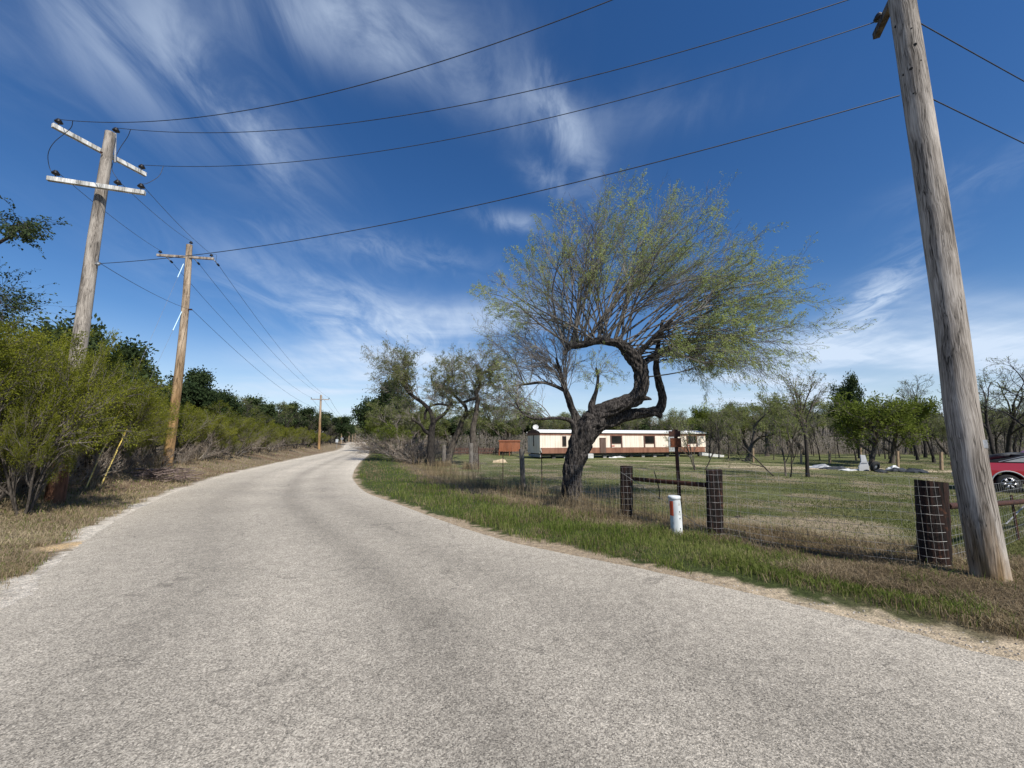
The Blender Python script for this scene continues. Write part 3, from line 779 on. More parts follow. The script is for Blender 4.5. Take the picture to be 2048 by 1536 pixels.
VAR = {}
for q in (0, 1, 2):
    VAR['mesq%d' % q] = variant('mesquite', 11 + q, 5, .085, (.32, .10, .15), [Lv(4, .5, 1, 42, 1.15, .66, .16, .05, k=7), Lv(5, .25, 1, 38, .62, .6, .15, .05, k=6), Lv(6, .2, 1, 36, .6, .55, .15, .03), Lv(6, .15, 1, 34, .55, .6, .12, .0, k=4), Lv(4, .2, 1, 32, .6, .7, .1, -.03, k=3, cap=3800)],
                                (.085, .022, 2, 1, .04, .2), 'bark', 'twig', 'leaf_mesq')
for q in (0, 1):
    VAR['bare%d' % q] = variant('bare', 31 + q, 7, .072, (.42, .07, .08), [Lv(5, .45, 1, 34, .85, .62, .12, .07, k=7), Lv(5, .25, 1, 34, .6, .58, .14, .04, k=6), Lv(5, .2, 1, 34, .6, .6, .14, .03), Lv(8, .1, 1, 36, .55, .65, .14, .02, k=4, cap=5200)],
                                (.07, .022, 1, 1, .04, 0), 'bark_dark', 'twig_dark', 'leaf_mesq', minr=.005)
    VAR['wood%d' % q] = variant('wood', 41 + q, 7, .05, (.5, .05, .06), [Lv(5, .5, 1, 30, .6, .6, .12, .07, k=6), Lv(6, .2, 1, 38, .6, .58, .15, .03, k=5), Lv(6, .2, 1, 36, .6, .65, .15, .0, k=4), Lv(5, .1, 1, 36, .6, .7, .15, .0, k=3, cap=1700)],
                                (.11, .04, 2, 1, .12, 0), 'bark', 'twig', 'leaf_mesq', sides=(7, 5, 3, 3, 3, 3), minr=.008)
    VAR['oak%d' % q] = variant('oak', 51 + q, 6, .13, (.35, .08, .1), [Lv(6, .35, 1, 48, 1.0, .6, .15, .06, k=6), Lv(6, .2, 1, 42, .6, .55, .18, .04, k=5), Lv(7, .15, 1, 40, .6, .55, .18, .02, k=4), Lv(6, .2, 1, 40, .5, .6, .2, 0, k=3, cap=3400)],
                               (.10, .055, 12, 1, .12, 0), 'bark_dark', 'twig_dark', 'leaf_oak')
    VAR['green%d' % q] = variant('green', 61 + q, 5, .075, (.3, .08, .12), [Lv(9, .3, 1, 58, .95, .6, .15, .07, k=6), Lv(6, .2, 1, 40, .6, .55, .16, .02, k=5), Lv(7, .15, 1, 38, .6, .55, .16, .0, k=4), Lv(6, .2, 1, 36, .55, .6, .18, -.02, k=3, cap=4200)],
                                 (.10, .032, 4, 1, .08, 0), 'bark', 'twig', 'leaf_green')
for q in (0, 1, 2):
    VAR['huis%d' % q] = variant('huisache', 71 + q, 4, .055, (.55, .07, .1), [Lv(4, .2, 1, 30, .95, .7, .10, .02, k=8), Lv(6, .15, 1, 26, .6, .55, .1, .02, k=7), Lv(8, .12, 1, 28, .55, .5, .12, .01, k=5), Lv(6, .1, 1, 30, .5, .6, .12, .0, k=4, cap=4800)],
                                (.05, .018, 8, 1, .05, 0), 'bark', 'twig', 'leaf_huis', stems=7, spread=.75, sides=(7, 5, 4, 3, 3, 3))
    VAR['brush%d' % q] = variant('brush', 81 + q, 1.6, .022, (.6, .14, .2), [Lv(5, .15, 1, 38, .8, .7, .14, .02, k=6), Lv(5, .15, 1, 38, .6, .6, .16, .0, k=5), Lv(5, .1, 1, 38, .6, .6, .16, -.02, k=4, cap=1700)],
                                 None, 'twig', 'twig_pale', 'leaf_mesq', stems=9, spread=1.0, sides=(5, 4, 3, 3, 3, 3), minr=.0035)
VAR['young0'] = variant('young', 91, 4.2, .042, (.45, .05, .05), [Lv(6, .45, 1, 26, .75, .6, .08, .06, k=7), Lv(6, .2, 1, 26, .6, .55, .09, .05, k=6), Lv(6, .15, 1, 26, .55, .6, .1, .03), Lv(5, .1, 1, 28, .5, .65, .1, .02, k=4)],
                        (.06, .016, 1, 1, .03, .1), 'bark_dark', 'twig_pink', 'leaf_mesq')
VAR['vase0'] = variant('vase', 95, 3, .022, (.4, .05, .05), [Lv(4, .3, 1, 24, 1.0, .7, .08, .03, k=7), Lv(4, .3, 1, 28, .6, .6, .1, .03, k=6), Lv(5, .2, 1, 30, .55, .55, .12, 0), Lv(5, .1, 1, 30, .5, .65, .12, -.03, k=4)],
                       (.06, .016, 2, 1, .03, .3), 'bark', 'twig', 'leaf_mesq', stems=3, spread=.6)
ORS = np.random.RandomState(5)


def plant(v, px, Y, top, name, label, cat, group=None, widen=1.0, rz=None, base_py=None, lean=0):
    V = VAR[v]
    x = at(px, 880, Y)[0]
    z0 = tz(x, Y); ztop = at(px, top, Y)[2]
    sc = (ztop - z0) / V['H']
    root = empty(name, (x, Y, z0), label, cat, group, ORS.rand() * 6.28 if rz is None else rz, (sc * widen, sc * widen, sc))
    for nm, me in (('trunk', V['t']), ('crown', V['c'])):
        if nm == 'trunk' and cat in ('shrub', 'brush'): nm = 'stems'
        if nm == 'crown' and cat in ('shrub',): nm = 'foliage'
        if nm == 'crown' and cat in ('brush',): nm = 'twigs'
        o = bpy.data.objects.new(nm, me); COL.objects.link(o); o.parent = root
    if lean: root.rotation_euler = (0, lean, 0)
    return root


# guided tree: limbs laid out by hand, shoots fanned towards an envelope
def smooth3(pts, n=6):
    P = np.array(pts, float); P = np.vstack([2 * P[0] - P[1], P, 2 * P[-1] - P[-2]]); out = []
    for i in range(1, len(P) - 2):
        for k in range(n):
            t = k / n; a, b, c, d = P[i - 1], P[i], P[i + 1], P[i + 2]
            out.append(.5 * (2 * b + (c - a) * t + (2 * a - 5 * b + 4 * c - d) * t * t + (3 * b - a - 3 * c + d) * t ** 3))
    out.append(P[-2]); return np.array(out)


def limb(b, pts, Y, loc, k=14, bark=.16, seed=0, fine=8):
    """pts: (px,py,radius_px,dY)"""
    W = []
    for px, py, r, dy in pts:
        p = at(px, py, Y + dy); t = p[1] * CP + (p[2] - EYE) * SP
        W.append([*(p - loc), r * t / F * .94])
    S = smooth3(W, fine); rs = np.random.RandomState(seed)
    n = len(S); ph = rs.rand(8) * 6.28
    def wob(n_, k_):
        a = np.arange(k_) * 2 * np.pi / k_; z = np.arange(n_)
        w = 1 + bark * (.45 * np.sin(3 * a[None] + ph[0] + .12 * z[:, None]) + .3 * np.sin(5 * a[None] + ph[1] - .18 * z[:, None]) + .28 * np.sin(9 * a[None] + ph[2] + .25 * z[:, None]))
        if k_ > 30:
            A_, Z_ = np.meshgrid(a, z * 1.0); q_ = A_ / (2 * np.pi) * 17 + .8 * np.sin(Z_ * .11)
            m1 = np.abs(vn(q_ * 1.5, Z_ * .045, 1, 80 + seed) * 2 - 1); m2 = np.abs(vn(q_ * 2.6, Z_ * .12, 1, 90 + seed) * 2 - 1)
            return w + .17 * (m1 - .45) + .08 * (m2 - .45)
        return w + bark * .5 * (rs.rand(n_, k_) - .5)
    b.tube(S[:, :3], np.maximum(S[:, 3], .004), k, 0, wob=wob)
    return S


def shoots(rs, cb, starts, targets, r0, loc, wigamp=.25, levels=None, leaf=(.06, .014, 3), droop_far=0, sides=5, arch=.12):
    S = np.array(starts); T = np.array(targets); n = len(S); k = 12
    t = np.linspace(0, 1, k)[None, :, None]
    P = S[:, None] * (1 - t) + T[:, None] * t
    L = np.linalg.norm(T - S, axis=1)
    a = rs.randn(n, 1, 3) * wigamp * .5
    P = P + np.sin(np.pi * t) * a * (L[:, None, None] / 4) + np.sin(2 * np.pi * t) * rs.randn(n, 1, 3) * wigamp * .22 + np.cumsum(rs.randn(n, k, 3) * wigamp * .045, axis=1) * t
    P[:, :, 2] += (np.sin(np.pi * t[..., 0]) * L[:, None] * arch)
    RR = r0[:, None] * (1 - .8 * t[..., 0])
    dr = norm(np.gradient(P, axis=1))
    cb.tubes(P, RR, sides, 0)
    Ln = L; last = None
    for lv in levels:
        S1, D1, Ln, R1 = children(rs, P, RR, dr, Ln, lv['m'], lv['lo'], lv['hi'], lv['ang'], lv['lr'], lv['rr'])
        P, RR, dr = grow_level(rs, S1, D1, Ln, np.maximum(R1, lv.get('minr', .003)), lv.get('k', 5), lv['wig'], lv['up'], .4)
        cb.tubes(P, RR, 3, 0); last = (P, dr)
    P, dr = last; n, k, _ = P.shape
    for q in range(leaf[2]):
        s = .2 + .8 * rs.rand(n); f = s * (k - 1); i = np.minimum(f.astype(int), k - 2); tt = (f - i)[:, None]; r = np.arange(n)
        p = P[r, i] * (1 - tt) + P[r, i + 1] * tt + rs.randn(n, 3) * .02
        cc_ = S.mean(0); rr__ = np.linalg.norm(p - cc_, axis=1); rr__ = rr__ / (np.percentile(rr__, 95) + 1e-6)
        keep = fbm(p[:, 0] * 1.0 + 20, p[:, 2] + p[:, 1] * .5, .9, 60) > (.36 if len(leaf) < 4 else leaf[3]) + .16 * np.clip(.75 - rr__, -.4, 1)
        d = dr[r, i + 1] + rs.randn(n, 3) * .5; d[:, 2] -= .35
        cb.leaves(p[keep], norm(d)[keep], leaf[0], leaf[1], rs, 1)


def big_tree():
    Y = 12.2; bp = at(1145, 1008, Y); loc = np.array([bp[0], Y, tz(bp[0], Y) - .02])
    root = empty('leaning_tree', loc, 'big leaning tree with twisted black trunk and wide pale green crown beside the fence', 'tree')
    tb = MB()
    Y0 = Y
    limb(tb, [(1142, 1022, 30, 0), (1142, 990, 22, 0), (1145, 950, 20, 0), (1152, 915, 21, 0), (1162, 885, 24, 0), (1176, 858, 26, 0), (1190, 838, 24, 0), (1200, 825, 16, 0), (1208, 818, 8, 0)], Y0, loc, 84, .15, 1, 26)
    A = limb(tb, [(1178, 850, 18, 0), (1198, 828, 18, -.05), (1222, 815, 16.5, -.1), (1248, 806, 15.5, -.1), (1268, 797, 16, -.1), (1280, 780, 15, -.1), (1284, 758, 15, -.05), (1280, 738, 15, 0), (1268, 718, 15, 0), (1256, 702, 13, 0), (1243, 690, 10.5, 0), (1225, 684, 8.5, 0), (1203, 682, 7.5, .05), (1180, 685, 7.5, .1), (1160, 690, 7, .1), (1142, 692, 6.5, .1), (1134, 698, 5.5, .1), (1129, 710, 4.5, .1)], Y0, loc, 64, .16, 2, 20)
    Bb = limb(tb, [(1180, 858, 16, .1), (1205, 846, 15, .15), (1230, 838, 14, .2), (1255, 831, 12.5, .2), (1280, 826, 10.5, .2), (1303, 824, 10, .2), (1318, 820, 10, .2), (1324, 806, 9, .2), (1323, 786, 8, .2), (1318, 765, 7.5, .2), (1313, 742, 6.5, .2), (1313, 715, 5.5, .2), (1318, 680, 4, .2), (1325, 640, 2.5, .2)], Y0, loc, 56, .16, 3, 18)
    limb(tb, [(1310, 822, 10, .2), (1318, 829, 8, .2), (1322, 836, 3, .2)], Y0, loc, 10, .2, 33)
    C = limb(tb, [(1168, 858, 9, .2), (1155, 838, 8, .2), (1144, 818, 7.5, .25), (1138, 798, 7, .3), (1131, 780, 6, .3), (1125, 762, 5, .35), (1120, 742, 3.5, .4), (1112, 715, 2.5, .4)], Y0, loc, 12, .14, 4)
    C2 = limb(tb, [(1131, 782, 4.5, .3), (1110, 772, 3.5, .4), (1085, 765, 3, .5), (1055, 768, 2.5, .6), (1025, 772, 2, .7)], Y0, loc, 8, .1, 5)
    D = limb(tb, [(1150, 866, 7, -.1), (1146, 848, 6, -.15), (1136, 839, 4.5, -.2), (1110, 836, 3.2, -.3), (1080, 838, 2.8, -.4), (1058, 834, 2.3, -.5), (1040, 820, 2, -.5), (1030, 800, 1.6, -.5)], Y0, loc, 8, .1, 6)
    limb(tb, [(1150, 850, 6, .1), (1147, 835, 5, .1), (1144, 815, 3.5, .1), (1142, 800, 2.5, .1)], Y0, loc, 8, .1, 7)
    E = limb(tb, [(1185, 830, 9, -.1), (1183, 812, 8, -.1), (1187, 798, 6, -.12), (1193, 780, 4, -.15), (1196, 755, 2.6, -.2), (1192, 735, 2, -.2)], Y0, loc, 9, .15, 8)
    limb(tb, [(1270, 796, 9, -.1), (1285, 796, 6.5, -.15), (1296, 797, 4, -.2), (1303, 799, 1.5, -.2)], Y0, loc, 9, .2, 9)
    F1 = limb(tb, [(1275, 735, 11, 0), (1290, 724, 7, .1), (1310, 710, 5.5, .3), (1340, 694, 4.5, .5), (1380, 684, 3.8, .7), (1430, 676, 3.2, .8)], Y0, loc, 10, .1, 10)
    F2 = limb(tb, [(1268, 718, 10, 0), (1285, 700, 6, -.2), (1310, 672, 4.5, -.5), (1345, 640, 3.5, -.8)], Y0, loc, 9, .1, 12)
    tb.build('trunk', [M['bark_big']], root, True)
    rs = np.random.RandomState(8); cb = MB()
    st, tg, r0 = [], [], []
    env = [(972, 655), (958, 600), (985, 552), (1012, 522), (1050, 475), (1080, 440), (1110, 422), (1150, 432), (1185, 425), (1205, 385), (1240, 362), (1270, 385), (1310, 400), (1350, 405), (1385, 402), (1420, 404), (1450, 412), (1480, 448), (1515, 455), (1560, 460), (1575, 505), (1610, 515), (1640, 550), (1655, 590), (1690, 600), (1692, 650), (1655, 680), (1625, 720), (1560, 735), (1500, 745), (1430, 752)]
    # attachment parameter runs along limb A from the left stub to the elbow
    Aa = A[::-1]
    seg = Aa[12:220]
    for j in range(112):
        s = (j + rs.rand()) / 112
        e = s * (len(env) - 1); i = int(e); f = e - i
        px = env[i][0] * (1 - f) + env[min(i + 1, len(env) - 1)][0] * f; py = env[i][1] * (1 - f) + env[min(i + 1, len(env) - 1)][1] * f
        dep = rs.uniform(-2.3, 2.5)
        shrink = math.sqrt(max(.15, 1 - (abs(dep) / 3.0) ** 2)) * rs.uniform(.84, .98) * (.90 if px > 1500 else 1)
        cx, cy = 1270, 690
        px = cx + (px - cx) * shrink; py = cy + (py - cy) * shrink
        T = at(px, py, Y0 + .3 + dep) - loc
        if s < .34: q = seg[int(rs.uniform(0, .5) * len(seg))]
        elif s < .62: q = seg[int(rs.uniform(.15, .75) * len(seg))]
        else: q = seg[int(rs.uniform(.5, .99) * len(seg))] if rs.rand() < .45 else (F1[int(rs.uniform(.1, .9) * len(F1))] if rs.rand() < .6 else F2[int(rs.uniform(.1, .95) * len(F2))])
        st.append(q[:3]); tg.append(T); r0.append(rs.uniform(.016, .038))
    lv = [Lv(7, .2, 1, 25, .40, .62, .08, .03, k=7), Lv(6, .15, 1, 28, .5, .6, .09, .02, k=5, minr=.004), Lv(5, .15, 1, 32, .5, .7, .12, -.02, k=4, minr=.0028)]
    shoots(rs, cb, st, tg, np.array(r0), loc, .42, lv, (.065, .015, 5, .41), arch=.07)
    # dangling right underside
    st, tg, r0 = [], [], []
    for j in range(34):
        q = F1[int(rs.uniform(.2, 1) * (len(F1) - 1))] if rs.rand() < .75 else Bb[int(rs.uniform(.8, 1) * (len(Bb) - 1))]
        px = rs.uniform(1340, 1600); py = rs.uniform(715, 795) - (px - 1340) * .12
        st.append(q[:3]); tg.append(at(px, py, Y0 + rs.uniform(-1.5, 2.2)) - loc); r0.append(rs.uniform(.010, .02))
    lv2 = [Lv(5, .2, 1, 24, .4, .6, .09, -.02, k=6), Lv(5, .2, 1, 28, .5, .6, .1, -.06, k=5, minr=.003), Lv(3, .15, 1, 28, .5, .7, .12, -.1, k=4, minr=.003)]
    shoots(rs, cb, st, tg, np.array(r0), loc, .4, lv2, (.07, .016, 2, .42), arch=.15)
    # lower-left branches
    st, tg, r0 = [], [], []
    for j in range(96):
        u = rs.rand()
        if u < .5: q = C[int(rs.uniform(.45, 1) * (len(C) - 1))]; px, py = rs.uniform(975, 1170), rs.uniform(640, 750)
        elif u < .8: q = C2[int(rs.uniform(.2, 1) * (len(C2) - 1))]; px, py = rs.uniform(960, 1060), rs.uniform(640, 830)
        else: q = D[int(rs.uniform(.4, 1) * (len(D) - 1))]; px, py = rs.uniform(975, 1060), rs.uniform(740, 850)
        st.append(q[:3]); tg.append(at(px, py, Y0 + rs.uniform(-1.0, 1.8)) - loc); r0.append(rs.uniform(.009, .018))
    for j in range(14):
        q = E[int(rs.uniform(.6, 1) * (len(E) - 1))]; st.append(q[:3]); tg.append(at(rs.uniform(1130, 1255), rs.uniform(690, 790), Y0 + rs.uniform(-.9, .7)) - loc); r0.append(.008)
    shoots(rs, cb, st, tg, np.array(r0), loc, .26, [Lv(7, .15, 1, 30, .42, .6, .12, .01, k=6), Lv(5, .15, 1, 32, .5, .6, .14, .0, k=5, minr=.0032), Lv(3, .15, 1, 32, .5, .7, .15, -.03, k=4, minr=.0026)], (.055, .014, 1, .40))
    cb.build('crown', [M['twig_big'], M['leaf_big']], root)


big_tree()


def guided(name, label, Y, base, limbs, targets, lv, bark, twig, leafmat, leaf, seed, rr=(.01, .03), wig=.4, group=None):
    bp = at(base[0], base[1], Y); loc = np.array([bp[0], Y, tz(bp[0], Y) - .02])
    root = empty(name, loc, label, 'tree', group)
    tb = MB(); cb = MB(); rs = np.random.RandomState(seed); Ls = []
    for i, l in enumerate(limbs): Ls.append(limb(tb, l, Y, loc, 10, .12, seed + i, 6))
    tb.build('trunk', [M[bark]], root, True)
    st, tg, r0 = [], [], []
    for (li, lo, hi, x0, x1, y0, y1, d, n) in targets:
        for j in range(n):
            q = Ls[li][int(rs.uniform(lo, hi) * (len(Ls[li]) - 1))]
            st.append(q[:3]); tg.append(at(rs.uniform(x0, x1), rs.uniform(y0, y1), Y + rs.uniform(-d, d)) - loc); r0.append(rs.uniform(*rr))
    shoots(rs, cb, st, tg, np.array(r0), loc, wig, lv, leaf)
    cb.build('crown', [M[twig], M[leafmat]], root)


lvT = [Lv(6, .15, 1, 32, .5, .6, .14, .02, k=6), Lv(6, .15, 1, 34, .55, .6, .15, .01, k=5, minr=.008), Lv(3, .15, 1, 34, .55, .7, .15, -.02, k=4, minr=.006)]
guided('twisted_tree', 'dark twisted tree with sparse spring leaves leaning over the right roadside', 31, (861, 930),
       [[(862, 935, 10, 0), (861, 905, 8, 0), (862, 880, 7.5, 0), (863, 860, 7, 0), (866, 845, 5.5, 0), (862, 825, 4.5, 0), (848, 808, 4, 0), (830, 795, 3.8, 0), (818, 785, 3.5, .2), (806, 768, 3, .4), (795, 752, 2.2, .5)],
        [(860, 868, 5, 0), (850, 862, 3.5, -.2), (842, 850, 3, -.3), (830, 842, 2.5, -.5), (822, 838, 2, -.6)],
        [(862, 855, 5, 0), (872, 840, 4, .2), (888, 828, 3.5, .4), (898, 815, 3, .5), (903, 805, 2.5, .6)],
        [(850, 838, 3, .1), (851, 825, 2.8, .1), (862, 812, 2.6, .1), (880, 808, 2.4, .1), (900, 812, 2, .1)],
        [(818, 785, 3, .2), (812, 770, 2.5, .2), (810, 750, 2, .2), (805, 735, 1.5, .2)]],
       [(0, .6, 1, 738, 830, 695, 790, 2.5, 34), (4, .4, 1, 750, 840, 695, 760, 2, 14), (1, .4, 1, 770, 840, 790, 860, 1.5, 12), (2, .4, 1, 860, 930, 740, 830, 2, 14), (3, .3, 1, 830, 920, 760, 820, 1.5, 10)],
       lvT, 'bark_dark', 'twig', 'leaf_mesq', (.10, .032, 4, .38), 100)
guided('forked_tree', 'grey tree leaning right with curled upper branches behind the twisted tree', 33, (897, 928),
       [[(895, 935, 9, 0), (900, 905, 7.5, 0), (910, 880, 6.5, 0), (919, 858, 6, 0), (925, 840, 5, 0), (932, 825, 4, 0), (930, 812, 3.5, 0), (918, 800, 3.2, .1), (905, 788, 3, .2), (890, 779, 2.8, .3), (876, 774, 2.2, .4), (865, 765, 1.8, .4), (862, 750, 1.5, .4)],
        [(888, 779, 2.6, .2), (888, 768, 2.2, .2), (896, 758, 2, .2), (910, 750, 1.6, .2)],
        [(925, 840, 4, 0), (938, 825, 3.5, 0), (950, 822, 3, 0)]],
       [(0, .55, 1, 850, 930, 720, 800, 2.5, 26), (1, .3, 1, 880, 930, 715, 760, 1.5, 12), (2, .3, 1, 930, 990, 760, 830, 2, 14)],
       lvT, 'bark', 'twig', 'leaf_mesq', (.10, .032, 4, .38), 130)
guided('stout_trunk_tree', 'pale barked tree with upright crooked trunk right of the forked tree', 31.5, (948, 930),
       [[(950, 935, 9, 0), (949, 905, 8.5, 0), (946, 880, 7, 0), (946, 855, 6, 0), (953, 825, 5, 0), (955, 795, 4.5, 0), (952, 785, 4.2, 0), (960, 770, 4, 0), (957, 750, 3.6, 0), (953, 730, 3, 0)],
        [(954, 795, 3.5, 0), (940, 800, 3, .2), (925, 805, 2.3, .3)],
        [(957, 755, 3.2, 0), (968, 745, 2.8, .2), (985, 742, 2, .3)]],
       [(0, .6, 1, 910, 1000, 690, 780, 2.5, 34), (1, .3, 1, 900, 950, 760, 830, 2, 12), (2, .3, 1, 965, 1030, 700, 790, 2, 14), (0, .4, .7, 960, 1020, 790, 860, 1.6, 10)],
       lvT, 'bark', 'twig', 'leaf_mesq', (.10, .032, 4, .38), 160)
# overhanging oak at the left edge of the view
lvO = [Lv(6, .2, 1, 34, .45, .6, .12, .02, k=5), Lv(6, .2, 1, 38, .5, .6, .15, .0, k=4, minr=.004)]
guided('overhanging_oak', 'dark green oak reaching in over the bushes at the left edge', 10.5, (-190, 960),
       [[(-190, 1000, 40, 2), (-185, 900, 34, 2), (-180, 780, 28, 2), (-165, 650, 22, 2), (-140, 540, 14, 1.6), (-110, 470, 9, 1.4)],
        [(-165, 650, 14, 2), (-110, 590, 9, 1.6), (-60, 530, 6, 1.3), (-10, 490, 3.5, 1), (30, 470, 2.2, 1)],
        [(-170, 700, 14, 2), (-110, 660, 9, 2), (-60, 640, 6, 2), (-15, 620, 4, 2)]],
       [(1, .8, 1, 25, 66, 446, 480, .3, 8), (2, .7, 1, -50, 20, 610, 680, .6, 18), (0, .6, 1, -330, -190, 420, 620, 1.5, 12)],
       lvO, 'bark_dark', 'twig_dark', 'leaf_oak', (.065, .04, 8, .2), 190, (.008, .016), .25)

# left thicket -----------------------------------------------------------
HU = ['huis0', 'huis1', 'huis2']
lab = 'bright olive green thorny shrub in the dense thicket along the left road bank'
def lx(Y, off):
    """pixel column of a spot this far left of the road edge"""
    i = np.argsort(LE[:, 1]); x = np.interp(Y, LE[i, 1], LE[i, 0]); sl = (np.interp(Y + 1, LE[i, 1], LE[i, 0]) - np.interp(Y - 1, LE[i, 1], LE[i, 0])) / 2
    x = x - off * math.hypot(1, sl)
    return 1024 + F * x / (Y * CP + (0 - EYE + .4) * SP)


for i, (Y, off, top, wd) in enumerate([(6.0, 3.8, 650, .9), (8.0, 3.6, 655, .9), (9.3, 2.9, 668, .85), (12.0, 3.6, 690, .9), (10.6, 5.6, 645, 1.1), (14.0, 3.6, 735, .95), (16.4, 3.6, 780, .95), (7.0, 2.8, 780, .7), (8.4, 2.3, 800, .6), (10.4, 3.2, 760, .7), (13.0, 2.9, 815, .7), (15.6, 2.9, 850, .7), (18.4, 3.0, 850, .75),
                                       (19.2, 4.6, 800, 1.05), (22.5, 3.9, 818, 1.1), (25.5, 3.8, 828, 1.1), (27.5, 3.0, 866, .9), (29.5, 3.9, 834, 1.1), (33, 3.2, 868, .9), (34.5, 4.1, 840, 1.1), (37, 3.3, 868, .9), (39.5, 4.2, 846, 1.1), (45, 4.5, 850, 1.1), (51, 4.5, 854, 1.2), (58, 4.5, 858, 1.2), (66, 4.5, 862, 1.2), (75, 4.5, 866, 1.3), (86, 4.5, 868, 1.3), (98, 4.5, 871, 1.3), (112, 4.5, 873, 1.3), (20, 7.5, 770, 1.2), (27, 8, 800, 1.3), (36, 8, 815, 1.3)]):
    l = {0: None, 1: 'tall bright green shrub at the far left in front of the oak', 3: 'tall green shrub hiding the foot of the double crossarm pole',
         6: 'green shrub just left of the tan wooden pole'}.get(i)
    plant(HU[i % 3], lx(Y, off), Y, top, 'thorny_shrub', l or lab, 'shrub', None if l else 'green shrubs along the left bank', wd)
for i, (px, Y, top, wd, l) in enumerate([(-25, 8.4, 668, .7, 'green shrub close to the road at the far left, left of the double crossarm pole'), (64, 9.7, 672, .36, 'feathery green shrub right in front of the double crossarm pole'), (185, 13.6, 735, .6, 'green shrub arching over the two yellow guy markers from behind'), (70, 8.6, 800, .5, 'small green shrub at the foot of the double crossarm pole')]):
    plant(HU[i % 3], px, Y, top, 'thorny_shrub', l, 'shrub', None, wd)
for i, (Y, off, top, wd) in enumerate([(7.6, 1.9, 960, .7), (9.4, 2.2, 925, .8), (11.2, 2.3, 900, .9), (12.6, 2.4, 890, .9), (14.3, 2.4, 890, .9), (16.2, 2.5, 895, .9), (18.5, 2.4, 895, .9), (21.5, 2.6, 885, 1.0), (24, 2.9, 875, 1.1), (30, 3.0, 872, 1.1), (43, 3.6, 876, 1.1)]):
    plant('brush%d' % (i % 3), lx(Y, off), Y, top, 'dead_brush', 'grey leafless brush tangled at the foot of the left thicket', 'brush', 'grey brush along the left bank', wd)
for i, (px, Y, top, wd, l) in enumerate([(60, 17, 690, 1.1, 'dark oak showing above the shrubs left of the double crossarm pole'), (125, 19, 662, 1.0, 'dark oak crown directly behind the double crossarm pole'), (215, 21, 690, .9, 'dark oak showing above the shrubs right of the double crossarm pole'),
                                          (258, 26, 735, .8, 'small dark oak left of the tan pole'), (392, 48, 744, .95, 'round dark oak right of the tan pole standing above the shrubs'), (340, 44, 778, 1.1, 'dark oak half hidden behind the tan pole')]):
    plant('oak%d' % (i % 2), px, Y, top, 'oak_tree', l, 'tree', None, wd)
for i, (px, Y, top, wd) in enumerate([(430, 56, 784, 1.2), (470, 58, 792, 1.2), (505, 62, 798, 1.2), (540, 68, 806, 1.3), (575, 74, 808, 1.3), (605, 80, 818, 1.3), (635, 88, 824, 1.3), (655, 100, 828, 1.3), (672, 112, 833, 1.3), (690, 128, 846, 1.3), (700, 160, 850, 1.3), (450, 70, 790, 1.2)]):
    plant(('oak0', 'wood1', 'oak1', 'mesq2', 'oak0')[i % 5], px, Y, top, 'far_row_tree', 'dark or greyish tree in the far row beyond the left thicket', 'tree', 'dark trees beyond the left thicket', wd)
for i, (px, Y, top, wd) in enumerate([(485, 52, 800, 1.3), (560, 62, 815, 1.3), (615, 75, 828, 1.3), (662, 92, 842, 1.4)]):
    plant('bare%d' % (i % 2), px, Y, top, 'bare_tree', 'pale grey leafless tree among dark trees beyond the left thicket', 'tree', 'grey trees beyond the left thicket', wd)
# end of the road
for i, (px, Y, top) in enumerate([(715, 235, 856), (725, 210, 852), (738, 190, 850), (705, 225, 853), (730, 260, 848), (748, 170, 846), (745, 240, 848), (697, 240, 852)]):
    plant('bare%d' % (i % 2) if i % 3 else 'wood0', px, Y, top, 'distant_tree', 'greyish tree closing the view at the far end of the road', 'tree', 'trees at the far end of the road', 1.7)
# right roadside row
for i, (v, px, Y, top, wd, l) in enumerate([('oak0', 772, 62, 762, .8, 'tall dark oak on the right roadside behind the twisted tree'), ('oak1', 752, 75, 806, .9, 'small dark oak edging the right side of the far road'),
                                             ('green0', 772, 58, 832, 1.1, 'bright green bush on the right edge of the far road'), ('mesq0', 800, 50, 792, 1.2, 'grey green tree in the right roadside tangle left of the twisted tree'),
                                             ('wood1', 758, 95, 838, 1.6, 'grey tree shading the far road from its right side'), ('wood0', 752, 120, 842, 1.6, 'grey tree near the far crest on the right side of the road'), ('mesq1', 826, 44, 812, 1.2, 'tangled grey tree behind the trunk of the twisted tree'), ('green1', 790, 50, 850, 1.3, 'low green bush under the grey roadside trees')]):
    plant(v, px, Y, top, 'roadside_tree', l, 'tree', None, wd)
for i, (px, Y, top, wd) in enumerate([(800, 43, 868, 1.6), (822, 38, 868, 1.6), (842, 36, 875, 1.5), (784, 52, 872, 1.8), (872, 35, 885, 1.5), (835, 33, 895, 1.5)]):
    plant('brush%d' % (i % 3), px, Y, top, 'dead_brush', 'brown leafless brush below the trees on the right roadside', 'brush', 'brown brush on the right roadside', wd)

